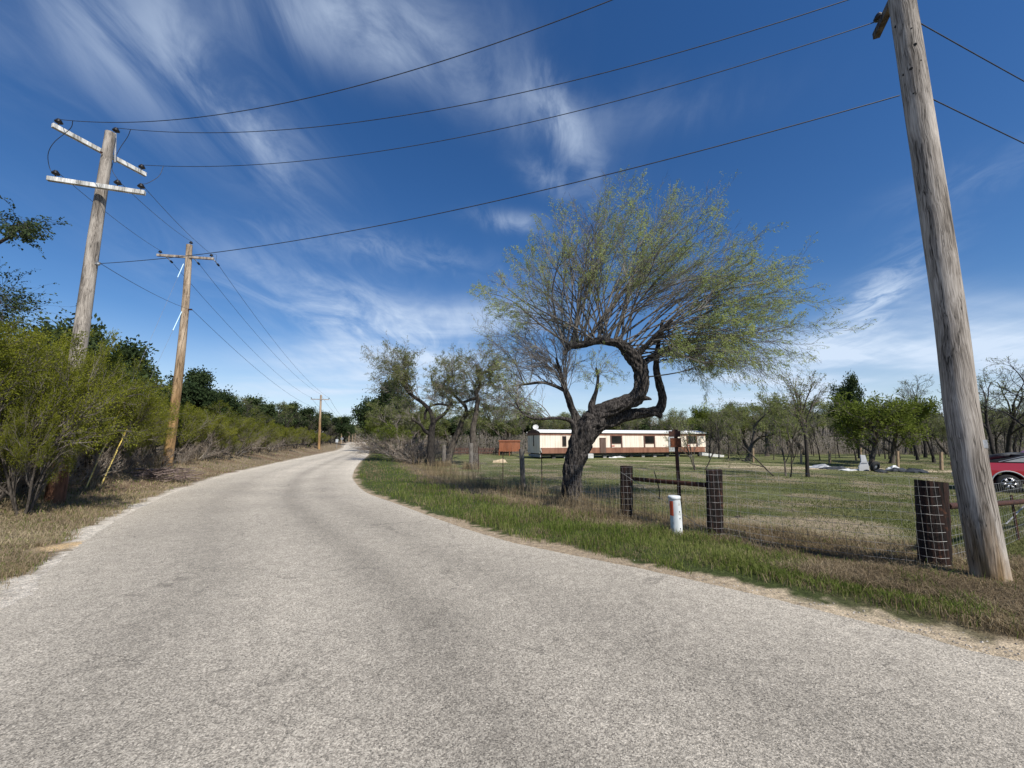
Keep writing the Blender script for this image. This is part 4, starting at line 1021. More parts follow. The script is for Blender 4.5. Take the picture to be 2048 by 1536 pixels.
def distant_wood():
    """far-off wood seen only as one mass, plus scrubby undergrowth below the nearer trees"""
    rs = np.random.RandomState(12)
    b = MB(); n = 70000
    th = rs.uniform(rad(-62), rad(66), n); R_ = rs.uniform(118, 150, n); X = R_ * np.sin(th); Y = R_ * np.cos(th)
    # leave the road corridor open: there the wood stands far beyond the crest
    cor = (th < rad(-18.4)) & (th > rad(-23.6)); R_[cor] = rs.uniform(262, 300, cor.sum()); X = R_ * np.sin(th); Y = R_ * np.cos(th)
    hgt = (5.0 + 3.5 * vn(X, Y, 7, 70)) * np.where(cor, 1.9, 1)
    Z = rise(Y) - .3 + hgt * rs.rand(n) ** .8
    q = 9000; th2 = rs.uniform(rad(-25), rad(-17.5), q); R2 = rs.uniform(270, 300, q); X2 = R2 * np.sin(th2); Y2 = R2 * np.cos(th2)
    X = np.concatenate([X, X2]); Y = np.concatenate([Y, Y2]); Z = np.concatenate([Z, rise(Y2) + 13 * rs.rand(q)]); cor = np.concatenate([cor, np.ones(q, bool)]); n += q
    D = norm(rs.randn(n, 3)); sc = np.where(cor, 1.8, 1)[:, None]
    b.leaves(np.stack([X, Y, Z], 1), D, .62 * sc, .3 * sc, rs, 0)
    m = 9000; th = rs.uniform(rad(-62), rad(66), m); R_ = rs.uniform(112, 135, m); k = ~((th < rad(-18.4)) & (th > rad(-23.6))); th, R_ = th[k], R_[k]
    X = R_ * np.sin(th); Y = R_ * np.cos(th); Z = rise(Y) - .4; h = rs.uniform(3, 8, len(X)); t = rs.randn(len(X), 2) * .8
    P = np.stack([np.stack([X, Y, Z], 1), np.stack([X + t[:, 0], Y + t[:, 1], Z + h], 1)], 1); b.tubes(P, np.full(P.shape[:2], .04), 3, 1)
    o = b.build('distant_wood', [M['leaf_far'], M['twig']]); tag(o, 'grey green wood closing the horizon behind field and road', 'wood', kind='stuff')
    b = MB(); m = 26000; u = rs.uniform(-.36, 1.5, m); Y = rs.uniform(56, 105, m); X = u * Y
    k = (X > -14 - .0 * Y) & ~((X > 0) & (X < 26) & (Y < 58)) & (sdist(RE, X, Y) > 4); X, Y = X[k], Y[k]
    Z = terr(X, Y); h = rs.uniform(.5, 2.6, len(X)) * (.5 + vn(X, Y, 6, 71)); t = rs.randn(len(X), 2) * .45
    P = np.stack([np.stack([X, Y, Z - .1], 1), np.stack([X + t[:, 0] * .4, Y + t[:, 1] * .4, Z + h * .5], 1), np.stack([X + t[:, 0], Y + t[:, 1], Z + h], 1)], 1); b.tubes(P, np.full(P.shape[:2], .016), 3, 1)
    q = P[:, 2] + rs.randn(len(X), 3) * .3; b.leaves(q, norm(rs.randn(len(X), 3)), .3, .14, rs, 0)
    o = b.build('undergrowth', [M['leaf_far'], M['twig']]); tag(o, 'tangled grey undergrowth below the trees behind the field', 'undergrowth', kind='stuff')


M['leaf_far'] = leafm('far_foliage', [(.045, .055, .025), (.10, .10, .055), (.17, .16, .10)], .2, pscale=.12)
distant_wood()
# woods behind the field --------------------------------------------------
rw = np.random.RandomState(77)
LB = 'slender leafless or budding tree in the wood behind the field and mobile home'
for i in range(64):
    px = 770 + i * 21.5 + rw.uniform(-9, 9)
    if px < 1430: Y = rw.uniform(62, 92); top = rw.uniform(812, 838)
    else: Y = rw.uniform(48, 74); top = rw.uniform(800, 832)
    if px < 1030: Y = rw.uniform(50, 70); top = rw.uniform(806, 836)
    v = ['wood0', 'wood1', 'mesq1', 'wood0', 'mesq2', 'wood1'][rw.randint(6)] if px < 1700 else ['wood1', 'bare0', 'bare1', 'mesq0'][rw.randint(4)]
    plant(v, px, Y, top, 'wood_tree', LB, 'tree', 'trees in the wood behind the field', rw.uniform(1.0, 1.5))
for i in range(30):
    px = 800 + i * 38 + rw.uniform(-12, 12); Y = rw.uniform(95, 125)
    plant(['mesq1', 'wood0', 'green1', 'mesq2', 'oak0'][rw.randint(5)], px, Y, rw.uniform(822, 842), 'wood_tree', LB, 'tree', 'trees in the wood behind the field', 1.8)
for i in range(34):
    px = 1420 + i * 20 + rw.uniform(-8, 8); Y = rw.uniform(38, 52)
    plant(['bare0', 'bare1', 'wood1'][rw.randint(3)], px, Y, rw.uniform(805, 850), 'wood_tree', LB, 'tree', 'trees in the wood behind the field', rw.uniform(.6, .9))
for (v, px, Y, top, wd, l, nm) in [
    ('green0', 1735, 31, 790, 1.1, 'round green leafy tree behind the scrap heap in the field', 'leafy_tree'),
    ('green1', 1775, 35, 800, 1.1, 'green leafy tree right behind the round one in the field', 'leafy_tree'),
    ('oak1', 1716, 44, 756, .45, 'tall narrow dark tree poking above the round green tree', 'narrow_tree'),
    ('young0', 1608, 22.5, 735, 1.0, 'slim young tree with dark trunk and pinkish twigs in the middle of the field', 'young_tree'),
    ('vase0', 1560, 22.8, 790, 1.0, 'thin stemmed tree leaning left beside the slim young tree', 'thin_tree'),
    ('vase0', 1393, 27, 798, .9, 'small thin tree standing before the right end of the mobile home', 'small_tree'),
    ('bare0', 1862, 36, 752, 1.0, 'tall bare tree left of the big weathered pole', 'bare_tree'),
    ('bare1', 1830, 40, 768, 1.0, 'bare tree between the green tree and the big weathered pole', 'bare_tree'),
    ('bare1', 1985, 34, 738, 1.2, 'large bare tree behind the red pickup', 'bare_tree'),
    ('bare0', 2045, 30, 712, 1.2, 'large spreading bare tree at the right edge behind the pickup', 'bare_tree'),
    ('bare0', 1940, 42, 775, 1.1, 'bare tree glimpsed beside the big weathered pole', 'bare_tree'),
    ('bare1', 2120, 30, 715, 1.3, 'bare tree beyond the right edge', 'bare_tree'),
    ('bare0', 1905, 44, 770, 1.3, 'bare tree showing just left of the big weathered pole trunk line', 'bare_tree'),
    ('bare1', 2010, 40, 742, 1.4, 'tall bare tree right of the big weathered pole', 'bare_tree'),
    ('bare0', 1845, 46, 762, 1.2, 'bare tree over the tan field posts right of the green tree', 'bare_tree'),
    ('mesq0', 1490, 40, 790, 1.1, 'budding tree left of the thin leaning tree', 'budding_tree'),
    ('green1', 1440, 58, 812, 1.0, 'mid green tree right of the mobile home', 'leafy_tree'),
]:
    plant(v, px, Y, top, nm, l, 'tree', None, wd, lean=-.3 if 'leaning left' in l else 0)


# ------------------------------------------------------------------ utility poles
def pole_mesh(root, pts, r0, r1, mat, k=20, seed=0):
    P = smooth3(local(root, *pts), 14); n = len(P); R = np.linspace(r0, r1, n); rs = np.random.RandomState(seed)
    ph = rs.rand(4) * 6
    w = lambda n_, k_: 1 + .018 * np.sin(np.arange(k_)[None] * 2 * np.pi * 3 / k_ + ph[0] + np.arange(n_)[:, None] * .1) + .02 * (rs.rand(n_, k_) - .5)
    b = MB(); b.tube(P, R, k, 0, wob=w)
    return b.build('shaft', [mat], root, True)


def insulator(root, p, axis=(0, 0, 1), s=1.0):
    b = MB(); p = local(root, p)[0]
    b.lathe(p, [(.012, -.10), (.012, 0), (.045 * s, .0), (.075 * s, .015), (.08 * s, .035), (.045 * s, .05), (.06 * s, .065), (.055 * s, .085), (.03 * s, .095), (.035 * s, .115), (.0, .125)], 12, 0, axis)
    return b.build('insulator', [M['porcelain']], root, True)


def catenary(A, B, sag, n=40):
    A = np.array(A, float); B = np.array(B, float); t = np.linspace(0, 1, n)[:, None]
    P = A * (1 - t) + B * t; P[:, 2] -= 4 * sag * (t[:, 0] * (1 - t[:, 0])); return P


def wire(name, P, r, label, group=None, cat='cable', mat='cable', parent=None):
    P = np.asarray(P); b = MB(); b.tube(P if parent is None else P - np.array(parent.location), r, 5)
    o = b.build(name, [M[mat]], parent, True)
    if parent is None: tag(o, label, cat, group)
    return o


# pole 1, double crossarm
p1b = np.array([-11.14, 10.04, 0.]); p1b[2] = tz(p1b[0], p1b[1]) - .3; p1t = at(221, 266, 10.4)
r1 = empty('utility_pole', (p1b[0], p1b[1], p1b[2] + .3), 'weathered wooden power pole with two bleached crossarms, rising from the left shrubs', 'utility pole')
pole_mesh(r1, [p1b, (p1b * .66 + p1t * .34) + np.array([.03, 0, 0]), p1b * .33 + p1t * .67, p1t], .185, .115, M['pole_left'], seed=1)
ua = at(104, 252, 9.47); ub = at(292, 348, 11.47); la = at(95, 357, 9.73); lb = at(290, 386, 10.36)
ua[2] = ub[2] = (ua[2] + ub[2]) / 2; la[2] = lb[2] = (la[2] + lb[2]) / 2


def crossarm(root, a, b_, mat, w=.095, h=.12):
    b = MB(); a2, b2 = local(root, a, b_); b.bar(a2, b2, w, h)
    return b.build('crossarm', [mat], root, bevel=.006)


for (a, b_) in ((ua, ub), (la, lb)):
    crossarm(r1, a, b_, M['arm'])
up = np.array([0, 0, 1.])
i1 = []
for p in (ua * .95 + ub * .05, ua * .06 + ub * .94, la * .93 + lb * .07, la * .05 + lb * .95, la * .3 + lb * .7):
    q = p + up * .14; insulator(r1, q, s=1.1); i1.append(q + up * .11)
pinp = at(232, 262, 10.55); insulator(r1, pinp - up * .02, s=1.1); i1.append(pinp + up * .1)
bb = MB(); a2, b2 = local(r1, p1t + np.array([.15, .1, -.85]), pinp - up * .08); bb.tube([a2, b2], .022, 8); bb.build('top_bracket', [M['tinmetal']], r1)
bb = MB(); c1 = p1b * .13 + p1t * .87
for (s_) in (0, 1):
    q = local(r1, at(200, 377, 10.2) if s_ == 0 else at(213, 312, 10.35))[0]; bb.lathe(q + np.array([0, -.13, 0]), [(0, 0), (.03, 0), (.03, .03), (0, .03)], 8, 0, (0, -1, 0))
bb.build('bolt', [M['rustdark']], r1)
ntl = at(201, 527, 10.25); bb = MB(); q = local(r1, ntl)[0]; bb.lathe(q + np.array([-.06, 0, -.05]), [(0, 0), (.03, 0), (.045, .03), (.03, .06), (.045, .09), (0, .1)], 10); bb.bar(q + np.array([-.16, 0, 0]), q, .03, .03)
bb.build('neutral_bracket', [M['tinmetal']], r1)

# pole 2, tan
p2b = at(335, 925, 20); p2b[2] = tz(p2b[0], p2b[1]) - .3; p2t = at(379, 490, 20)
r2 = empty('utility_pole', (p2b[0], p2b[1], p2b[2] + .3), 'tan wooden power pole with single crossarm and orange foot, second along the left bank', 'utility pole')
mid = at(356, 760, 20)
pole_mesh(r2, [p2b, mid, at(370, 620, 20), p2t], .22, .135, M['pole_tan'], seed=2)
xa = at(318, 512, 19.8); xb = at(431, 520, 20.25); xa[2] = xb[2] = (xa[2] + xb[2]) / 2
xa[1] -= .12; xb[1] -= .12
crossarm(r2, xa, xb, M['arm_old'])
i2 = []
for p in (xa * .95 + xb * .05, xa * .05 + xb * .95): insulator(r2, p + up * .14, s=1.1); i2.append(p + up * .25)
q = at(382, 487, 20); insulator(r2, q, s=1.1); i2.insert(1, q + up * .12)
de = []
for p in (xa * .87 + xb * .13, xa * .38 + xb * .62, xa * .02 + xb * .98):
    a = p + np.array([0, .12, -.02]); dirn = norm(np.array([-.33, 1, -.05])); e = a + dirn * .75
    bb = MB(); a2, e2 = local(r2, a, e); bb.tube([a2, a2 * .5 + e2 * .5], .022, 8, 0); bb.lathe(a2 * .45 + e2 * .55, [(.02, 0), (.055, .05), (.03, .08), (.055, .13), (.03, .16), (.055, .21), (0, .26)], 10, 1, dirn)
    bb.build('strain_insulator', [M['splice'], M['porcelain']], r2, True); de.append(e)
n2 = at(380, 619, 20); bb = MB(); q = local(r2, n2)[0]; bb.bar(q + np.array([-.2, 0, 0]), q + np.array([.1, 0, 0]), .05, .07); bb.build('neutral_bracket', [M['rustdark']], r2)

# far poles
prev = None
P3 = []
for i, (px, Y, top, l) in enumerate([(642, 62, 790, 'third power pole along the left side with tan foot'), (684, 113, 835, 'fourth power pole along the left side near the far crest'), (699, 150, 851, 'fifth power pole far down the road'), (706, 180, 857, 'sixth power pole far down the road, tiny'), (711, 215, 860, 'farthest tiny power pole at the end of the road')]):
    b0 = at(px - (4 if i == 0 else 2), 895, Y); b0[2] = tz(b0[0], b0[1]) - .3; t0 = at(px, top, Y)
    r = empty('utility_pole', (b0[0], b0[1], b0[2] + .3), l, 'utility pole')
    pole_mesh(r, [b0, b0 * .5 + t0 * .5, t0], .2, .15, M['pole_tan'] if i == 0 else M['posttan'], 8, seed=4 + i)
    zc = t0[2] - .7; ca = np.array([t0[0] - 1.25, Y - .2 - .4, zc]); cb_ = np.array([t0[0] + 1.25, Y - .2 + .4, zc]); crossarm(r, ca, cb_, M['arm_old'])
    for p in (ca, cb_): insulator(r, p * .95 + (ca + cb_) * .025 + up * .14, s=1.3)
    P3.append((t0, ca + up * .25, cb_ + up * .25, np.array([t0[0], Y, t0[2] - 2.2])))

# near right pole
rb = at(1982, 1158, 5.0); rb[2] = tz(rb[0], rb[1]) - .3
rbx = at(1984, 1150, 5.05); ptop1 = at(1804, 0, 5.15); dz = (9.1 - ptop1[2]) / (ptop1[2] - rbx[2]); rtop = ptop1 + (ptop1 - rbx) * dz
r4 = empty('utility_pole', (rbx[0], rbx[1], tz(rbx[0], rbx[1])), 'big close weathered grey pole leaning left at the right edge, running out of the top', 'utility pole')
rbase = rbx.copy(); rbase[2] = tz(rbx[0], rbx[1]) - .35
m1 = at(1892, 580, 5.1)
pole_mesh(r4, [rbase, at(1930, 870, 5.08), m1, ptop1, rtop], .168, .138, M['pole_near'], 36, seed=9)
for (px, py, r_) in ((1833, 108, .022), (1809, 152, .022), (1824, 150, .022), (1792, 53, .02), (1826, 75, .010), (1829, 198, .012), (1845, 141, .010)):
    p = at(px, py, 5.15); d = norm(np.array([p[0], p[1], p[2] - EYE])); ax = np.array([-d[0], -d[1], 0]); ax = norm(ax)
    t_ = (p[2] - rbx[2]) / (ptop1[2] - rbx[2]); c_ = rbx + (ptop1 - rbx) * t_; off = p - c_; off[2] = 0
    lateral = off - ax * (off @ ax); rr_ = .145; dep = math.sqrt(max(rr_ ** 2 - lateral @ lateral, .0004))
    q = local(r4, c_ + lateral + ax * (dep - .006))[0]
    bb = MB(); bb.lathe(q, [(0, 0), (r_, 0), (r_, .010), (0, .0105)], 10, 0, ax); bb.build('bolt_hole', [M['black']], r4)
bb = MB(); q = local(r4, at(1969, 888, 4.93))[0]; bb.box(q, (.07, .01, .10)); bb.build('metal_tag', [M['tinmetal']], r4)
na = at(1752, 72, 6.3); nb = 2 * rtop + np.array([0, 0, 0]) - na
arm_z = na[2]; t_ = (arm_z - rbx[2]) / (ptop1[2] - rbx[2]); c_ = rbx + (ptop1 - rbx) * t_
nb = np.array([5.6, 4.0, arm_z]); sh = np.array([-.13, .05, 0]) * 1.2
crossarm(r4, na, nb, M['arm_dark'], .1, .12)
bb = MB(); a2, b2 = local(r4, na * .75 + nb * .25 - up * .08, c_ - up * .85); bb.bar(a2, b2, .035, .01); bb.build('arm_brace', [M['rustdark']], r4)
insulator(r4, na * .93 + nb * .07 + up * .15); insulator(r4, nb * .93 + na * .07 + up * .15); insulator(r4, np.array([6.2, 5.5, 8.97]))
ie = at(1756, 42, 6.2)
nr = at(1799, 191, 5.1); nr2 = at(1836, 44, 5.35); nr3 = at(1858, 195, 5.2)

GP = 'power lines between the double crossarm pole and the near right pole'
W1 = catenary(i1[0], [nb[0] + .08, nb[1] + .02, arm_z + .2], 1.3, 60)
wire('power_line', W1, .0085, 'uppermost power line, leaving the top of the view first', GP)
W2 = catenary(i1[5], [6.2, 5.5, 9.0], 1.03, 60)
wire('power_line', W2, .0085, 'second power line from the top between the poles', GP)
W3 = catenary(i1[1], ie, .92, 60)
wire('power_line', W3, .0085, 'third power line, ending at the crossarm of the near pole', GP)
wire('power_line', catenary(ntl, nr, .46), .0085, 'lowest single line crossing above the tree to the near pole', GP)
wire('power_line', catenary(nr2, [48, 18.5, 8.5], .9), .0085, 'upper line leaving the near pole to the right', 'power lines right of the near pole')
wire('power_line', catenary(nr3, [48, 18, 6.4], .9), .0085, 'lower line leaving the near pole to the right', 'power lines right of the near pole')
G12 = 'power lines from the double crossarm pole to the tan pole'
for (a, b_, l) in ((i1[2], i2[0], 'line from left end of the lower crossarm to the tan pole'), (i1[4], i2[1], 'line from the middle of the lower crossarm to the tan pole top'), (i1[3], i2[2], 'line from right end of the lower crossarm to the tan pole'), (ntl, n2, 'low neutral line joining the two left poles')):
    wire('power_line', catenary(a, b_, .12), .008, l, G12)
G23 = 'power lines running along the left bank from the tan pole'
t0, ca, cb_, nn = P3[0]
for (a, b_, l) in ((de[0], ca, 'left line from tan pole to the third pole'), (de[1], t0 + up * .1, 'middle line from tan pole to the third pole'), (de[2], cb_, 'right line from tan pole to the third pole'), (n2 + np.array([.1, 0, 0]), nn, 'low neutral line from tan pole to the third pole')):
    wire('power_line', catenary(a, b_, .9), .010, l, G23)
for i in range(len(P3) - 1):
    for j in range(4):
        wire('power_line', catenary(P3[i][j], P3[i + 1][j], .7, 16), .016, 'thin far power line between the distant poles along the left bank', 'far power lines')
# jumpers: loops belong to pole 1
def loop(root, pts, mat='cable', r=.008, name='jumper_wire'):
    b = MB(); b.tube(smooth3(local(root, *pts), 8), r, 5); return b.build(name, [M[mat]], root, True)
loop(r1, [W1[2], at(140, 258, 9.55), at(108, 285, 9.6), at(96, 310, 9.7), at(101, 340, 9.85), i1[2]])
loop(r1, [W2[2], at(255, 274, 10.5), at(238, 300, 10.55), at(224, 335, 10.5), i1[4]])
loop(r1, [W3[3], at(318, 352, 11.0), at(296, 366, 10.8), i1[3]])
loop(r2, [i2[2], at(433, 510, 20.2), at(432, 525, 20.3), de[2]])
# guys of pole 2
for (top, joint, ylo, yhi, l) in ((at(367, 528, 19.9), (357, 552), (172, 962), (226, 842), 'guy wire with bright yellow marker, left of the two'), (at(364, 622, 19.9), (346, 662), (201, 958), (249, 862), 'guy wire with bright yellow marker, right of the two')):
    a = at(ylo[0], ylo[1], 12.3 if ylo[0] < 190 else 12.8); a[2] = tz(a[0], a[1]); 
    rg = empty('guy_wire', a, l, 'guy wire', 'guy wires of the tan pole')
    d = top - a; L = np.linalg.norm(d); u_ = d / L
    a2, t2 = local(rg, a, top)
    pf = lambda f: a2 + (t2 - a2) * f
    bb = MB(); bb.tube([a2, t2], .0045, 5); bb.build('cable', [M['galv']], rg)
    fr = .30 if ylo[0] < 190 else .30
    bb = MB(); bb.tube([pf(.0) + np.array([0, 0, -.05]), pf(fr)], .021, 8); bb.build('marker', [M['yellow']], rg, True)
    bb = MB(); f0 = .9 if ylo[0] < 190 else .83; bb.tube([pf(f0), pf(1)], .02, 8); bb.build('insulator_rod', [M['glassrod']], rg, True)

# ------------------------------------------------------------------ near fence
def fencepost(px, py_base, top_py, Y, rpx, label, mat='creosote', k=14, square=False, lean=0, group=None, r=None, slant=0):
    p = at(px, py_base, Y); x = p[0]; z0 = tz(x, Y); tp = at(px + lean, top_py, Y)
    root = empty('fence_post', (x, Y, z0), label, 'fence post', group)
    rw_ = r if r else rpx
    rs = np.random.RandomState(int(abs(px)))
    b = MB(); n = 12; h = tp[2] - z0; P = [(f * (tp[0] - x), 0, -.2 + (h + .2) * f) for f in np.linspace(0, 1, n)]
    if square:
        def wob(n_, k_):
            a = np.arange(k_) * 2 * np.pi / k_ + .4; w = 1 / np.maximum(np.abs(np.cos(a)), np.abs(np.sin(a))) ** .8
            return w[None] * .86 + .03 * (rs.rand(n_, k_) - .5)
    else:
        wob = lambda n_, k_: 1 + .05 * (rs.rand(n_, k_) - .5) + .05 * np.sin(np.arange(k_)[None] * 2 * np.pi * 4 / k_)
    b.tube(P, rw_, k, 0, wob=wob)
    V = b.V
    if slant:
        for i in range(len(V)):
            m = V[i][:, 2] > h - .06; V[i][m, 2] += slant * (V[i][m, 0] - (tp[0] - x))
    b.build('timber', [M[mat]], root, bevel=0)
    return root, np.array([x, Y, z0]), tp


FC, c0, cT = fencepost(1868, 1148, 962, 5.75, 0, 'thick reddish black round fence post beside the big near pole', k=22, lean=-6, r=.165)
FB, b0_, bT = fencepost(1430, 1088, 940, 7.45, 0, 'dark square fence post right of the white pipe marker', k=24, square=True, lean=-2, r=.155, slant=.12)
FA, a0_, aT = fencepost(1253, 1042, 932, 9.35, 0, 'dark square fence post left of the rusty sign post', k=24, square=True, r=.155)
# H brace rail between A and B
b = MB(); ra = at(1268, 958, 9.3); rb_ = at(1412, 970, 7.5); b.tube([ra, rb_], .045, 10)
o = b.build('brace_rail', [M['rustdark']], None, True); tag(o, 'rusty pipe brace rail between the two square fence posts', 'rail')
b = MB(); b.tube([at(1895, 1012, 5.85), at(1960, 1010, 6.9), at(2060, 1002, 8.5), at(2200, 996, 10.5)], .045, 10)
o = b.build('brace_rail', [M['rustdark']], None, True); tag(o, 'rusty pipe brace rail running right from behind the big near pole', 'rail')


def tpost(px, top, Y, label, group=None, mat='rustdark'):
    p = at(px, 900, Y); z0 = tz(p[0], Y); tp = at(px, top, Y)
    root = empty('steel_post', (p[0], Y, z0), label, 'fence post', group); h = tp[2] - z0
    b = MB(); b.box((0, 0, h / 2 - .1), (.035, .006, h + .2)); b.box((0, .017, h / 2 - .1), (.006, .03, h + .2)); 
    for k in range(int(h / .06)): b.box((0, -.006, .1 + k * .06), (.012, .008, .012))
    b.build('stake', [M[mat]], root)
    return root, np.array([p[0], Y, z0]), tp


T1, t1b, t1t = tpost(2008, 990, 8.3, 'dark steel fence stake right of the big near pole')
GT = 'steel stakes of the roadside fence'
T2, t2b, t2t = tpost(1083, 905, 15.2, 'steel fence stake just left of the leaning tree', GT)
FD, d0_, dT = fencepost(1047, 978, 898, 16.2, 0, 'grey crooked cedar fence post left of the leaning tree', 'postgrey', 10, lean=-4, r=.10)
T3, t3b, t3t = tpost(1006, 905, 18.8, 'steel fence stake left of the crooked cedar post', GT)
T4, t4b, t4t = tpost(957, 893, 24, 'steel fence stake near the pale cedar posts', GT)
FE, e0_, eT = fencepost(942, 928, 886, 28, 0, 'pale grey cedar post right of the forked tree', 'postgrey', 9, r=.13)
FF, f0_, fT = fencepost(888, 925, 890, 31, 0, 'pale grey cedar post between the twisted and forked trees', 'postgrey', 9, r=.14)
FG, g0_, gT = fencepost(838, 918, 893, 37, 0, 'small grey cedar post in the roadside brush', 'postgrey', 9, r=.1)


def woven(name, stations, label, hgt=1.15, nh=10, vs=.16, r=.0022, top_barb=False):
    """stations: base points (x,y,z)"""
    S = [np.array(s, float) for s in stations]; b = MB(); rs = np.random.RandomState(4)
    hs = [0.04 + hgt * (i / (nh - 1)) ** 1.12 for i in range(nh)]
    for h in hs:
        pts = []
        for i in range(len(S) - 1):
            L = np.linalg.norm(S[i + 1] - S[i]); n = max(1, int(L / .45)); sg = min(.035, .02 * L)
            for k in range(n): f = k / n; pts.append(S[i] * (1 - f) + S[i + 1] * f + np.array([0, 0, h + rs.uniform(-.006, .006) - sg * math.sin(f * math.pi)]))
        pts.append(S[-1] + np.array([0, 0, h])); b.tube(pts, r, 4)
    P = []
    for i in range(len(S) - 1):
        L = np.linalg.norm(S[i + 1] - S[i]); n = max(1, int(round(L / vs)))
        for k in range(n):
            f = (k + .5) / n; q = S[i] * (1 - f) + S[i + 1] * f; sg = min(.035, .02 * L) * math.sin(f * math.pi)
            P.append([q + np.array([rs.uniform(-.01, .01), 0, hs[0] - sg]), q + np.array([rs.uniform(-.015, .015), 0, hgt * .5 - sg]), q + np.array([rs.uniform(-.01, .01), 0, hs[-1] - sg])])
    P = np.array(P); b.tubes(P, np.full(P.shape[:2], r * .8), 3)
    o = b.build(name, [M['galv']]); tag(o, label, 'wire fence'); return o


def front(p, d=.16):
    q = np.array(p, float); n = norm(np.array([-q[0], -q[1], 0])); return q + n * d


def wrap(p, w, d): n_ = norm(np.array([p[1], -p[0], 0.])); return [front(p, d * .55) + n_ * w, front(p, d) + n_ * w * .5, front(p, d * 1.1), front(p, d) - n_ * w * .5, front(p, d * .55) - n_ * w]

woven('wire_fence', wrap(c0, .165, .185) + wrap(b0_, .16, .185), 'woven wire fence panel between the dark square post and the round post', 1.22, 12, .16)
woven('wire_fence', [front(b0_, .2) + np.array([-.12, .07, 0])] + wrap(a0_, .16, .185) + [front(t2b, .03) + np.array([-.3, 0, 0]), front(d0_, .11), front(t3b, .03), t4b, e0_, f0_, g0_], 'woven wire fence from the square posts past the leaning tree along the verge', 1.15, 10, .16, .002)
woven('wire_fence', [c0 + np.array([.2, .1, 0]), t1b, [22, 15.5, tz(22, 15.5)]], 'woven wire fence running right from the round post behind the big pole', 1.1, 9, .16)
b = MB(); P = catenary(at(1870, 1075, 5.6), at(2048, 1012, 8.0), 0, 4); b.tube([at(2012, 1048, 8.2), at(2048, 1012, 9.0)], .012, 6)
o = b.build('diagonal_wire', [M['galv']]); tag(o, 'pale diagonal brace wire at the right edge beyond the big pole', 'wire')
b = MB(); b.tube([at(1240, 943, 9.2), at(1268, 962, 9.15), at(1340, 1010, 8.5), at(1420, 1068, 7.6)], .004, 5)
o = b.build('diagonal_wire', [M['galv']]); tag(o, 'twisted brace wire slanting down between the two square posts', 'wire')
b = MB(); q = at(1310, 942, 8.9); b.tube(smooth3([at(1308, 942, 8.9), at(1315, 965, 8.9), at(1319, 985, 8.9), at(1318, 998, 8.9)]), .010, 6); b.build('hanging_stick', [M['bark_dark']]); o = bpy.data.objects['hanging_stick']; tag(o, 'thin dark stick caught on the brace rail between the square posts', 'stick')

def tussocks():
    rs = np.random.RandomState(31); b = MB()
    for (c, rad_, n, hh) in ((rbx, .42, 900, .22), (c0, .34, 500, .2), (b0_, .34, 520, .2), (a0_, .36, 520, .24), (d0_, .3, 300, .35), (t2b, .2, 160, .4), (np.array([1.79, 12.1, 0]), .55, 900, .5), (np.array([3.22, 7.75, 0]), .24, 260, .15), (e0_, .5, 300, .7), (f0_, .5, 300, .6), (rbx + np.array([-.7, -.3, 0]), .5, 700, .16), (rbx + np.array([.2, -.7, 0]), .5, 700, .14)):
        a = rs.rand(n) * 6.283; q = rad_ * (.45 + .75 * rs.rand(n)); X = c[0] + np.cos(a) * q; Y = c[1] + np.sin(a) * q
        blades(b, X, Y, hh * (.3 + .9 * rs.rand(n)), wfar(X, Y, .005), rs, .9, sag=.6)
    o = b.build('post_tussocks', [M['grass_dry']]); tag(o, 'straw tufts left uncut round the posts, the pole and the tree foot', 'grass', kind='stuff')


tussocks()
# white pipe marker
p = at(1354, 1078, 7.75); z0 = tz(p[0], 7.75); rt = empty('pipe_marker', (p[0], 7.75, z0), 'white plastic cable marker pipe with orange sticker before the brace rail', 'marker')
h = at(1352, 992, 7.75)[2] - z0; b = MB()
b.tube([(0, 0, -.1), (0.005, 0, h * .5), (-.01, 0, h)], .105, 24, cap=True); b.build('pipe', [M['pipewhite']], rt, True)
b = MB(); b.lathe((-.01, 0, h - .055), [(.107, 0), (.113, .004), (.113, .05), (.1, .062), (0, .066)], 24); b.build('cap', [M['pipewhite']], rt, True)
b = MB(); a = np.linspace(rad(190), rad(232), 8); v = []
for zz in (h * .5, h * .88):
    for t in a: v.append((-.004 + .1095 * math.cos(t), .1095 * math.sin(t), zz))
b.add(v, [(i, i + 1, i + 9, i + 8) for i in range(7)]); b.build('sticker', [M['orange']], rt, True)
b = MB()
for zz in (.12, .30, .42): b.box((.035, -.102, zz), (.012, .01, .02))
b.build('screw', [M['black']], rt)
# rusty sign post
p = at(1363, 1062, 8.4); z0 = tz(p[0], 8.4); rt = empty('sign_post', (p[0], 8.4, z0), 'rusty steel post carrying two blank rusty plates above the white pipe', 'sign post')
L0 = np.array(rt.location); top = at(1351, 862, 8.4) - L0
b = MB(); b.tube([(0, 0, -.2), top * .5, top], .036, 10); b.build('pole', [M['rustdark']], rt, True)
for (x0, x1, y0, y1, mt) in ((1337, 1361, 862, 873.5, 'rustdark'), (1340, 1363, 876, 894.5, 'rust')):
    a = at(x0, y0, 8.34) - L0; c = at(x1, y1, 8.34) - L0
    b = MB(); b.box((a + c) / 2, (abs(c[0] - a[0]), .012, abs(c[2] - a[2]))); b.build('plate', [M[mt]], rt, bevel=.004)
b = MB(); q = at(1350, 861, 8.36) - L0; b.box(q, (.10, .05, .04)); b.build('cap', [M['rustdark']], rt)

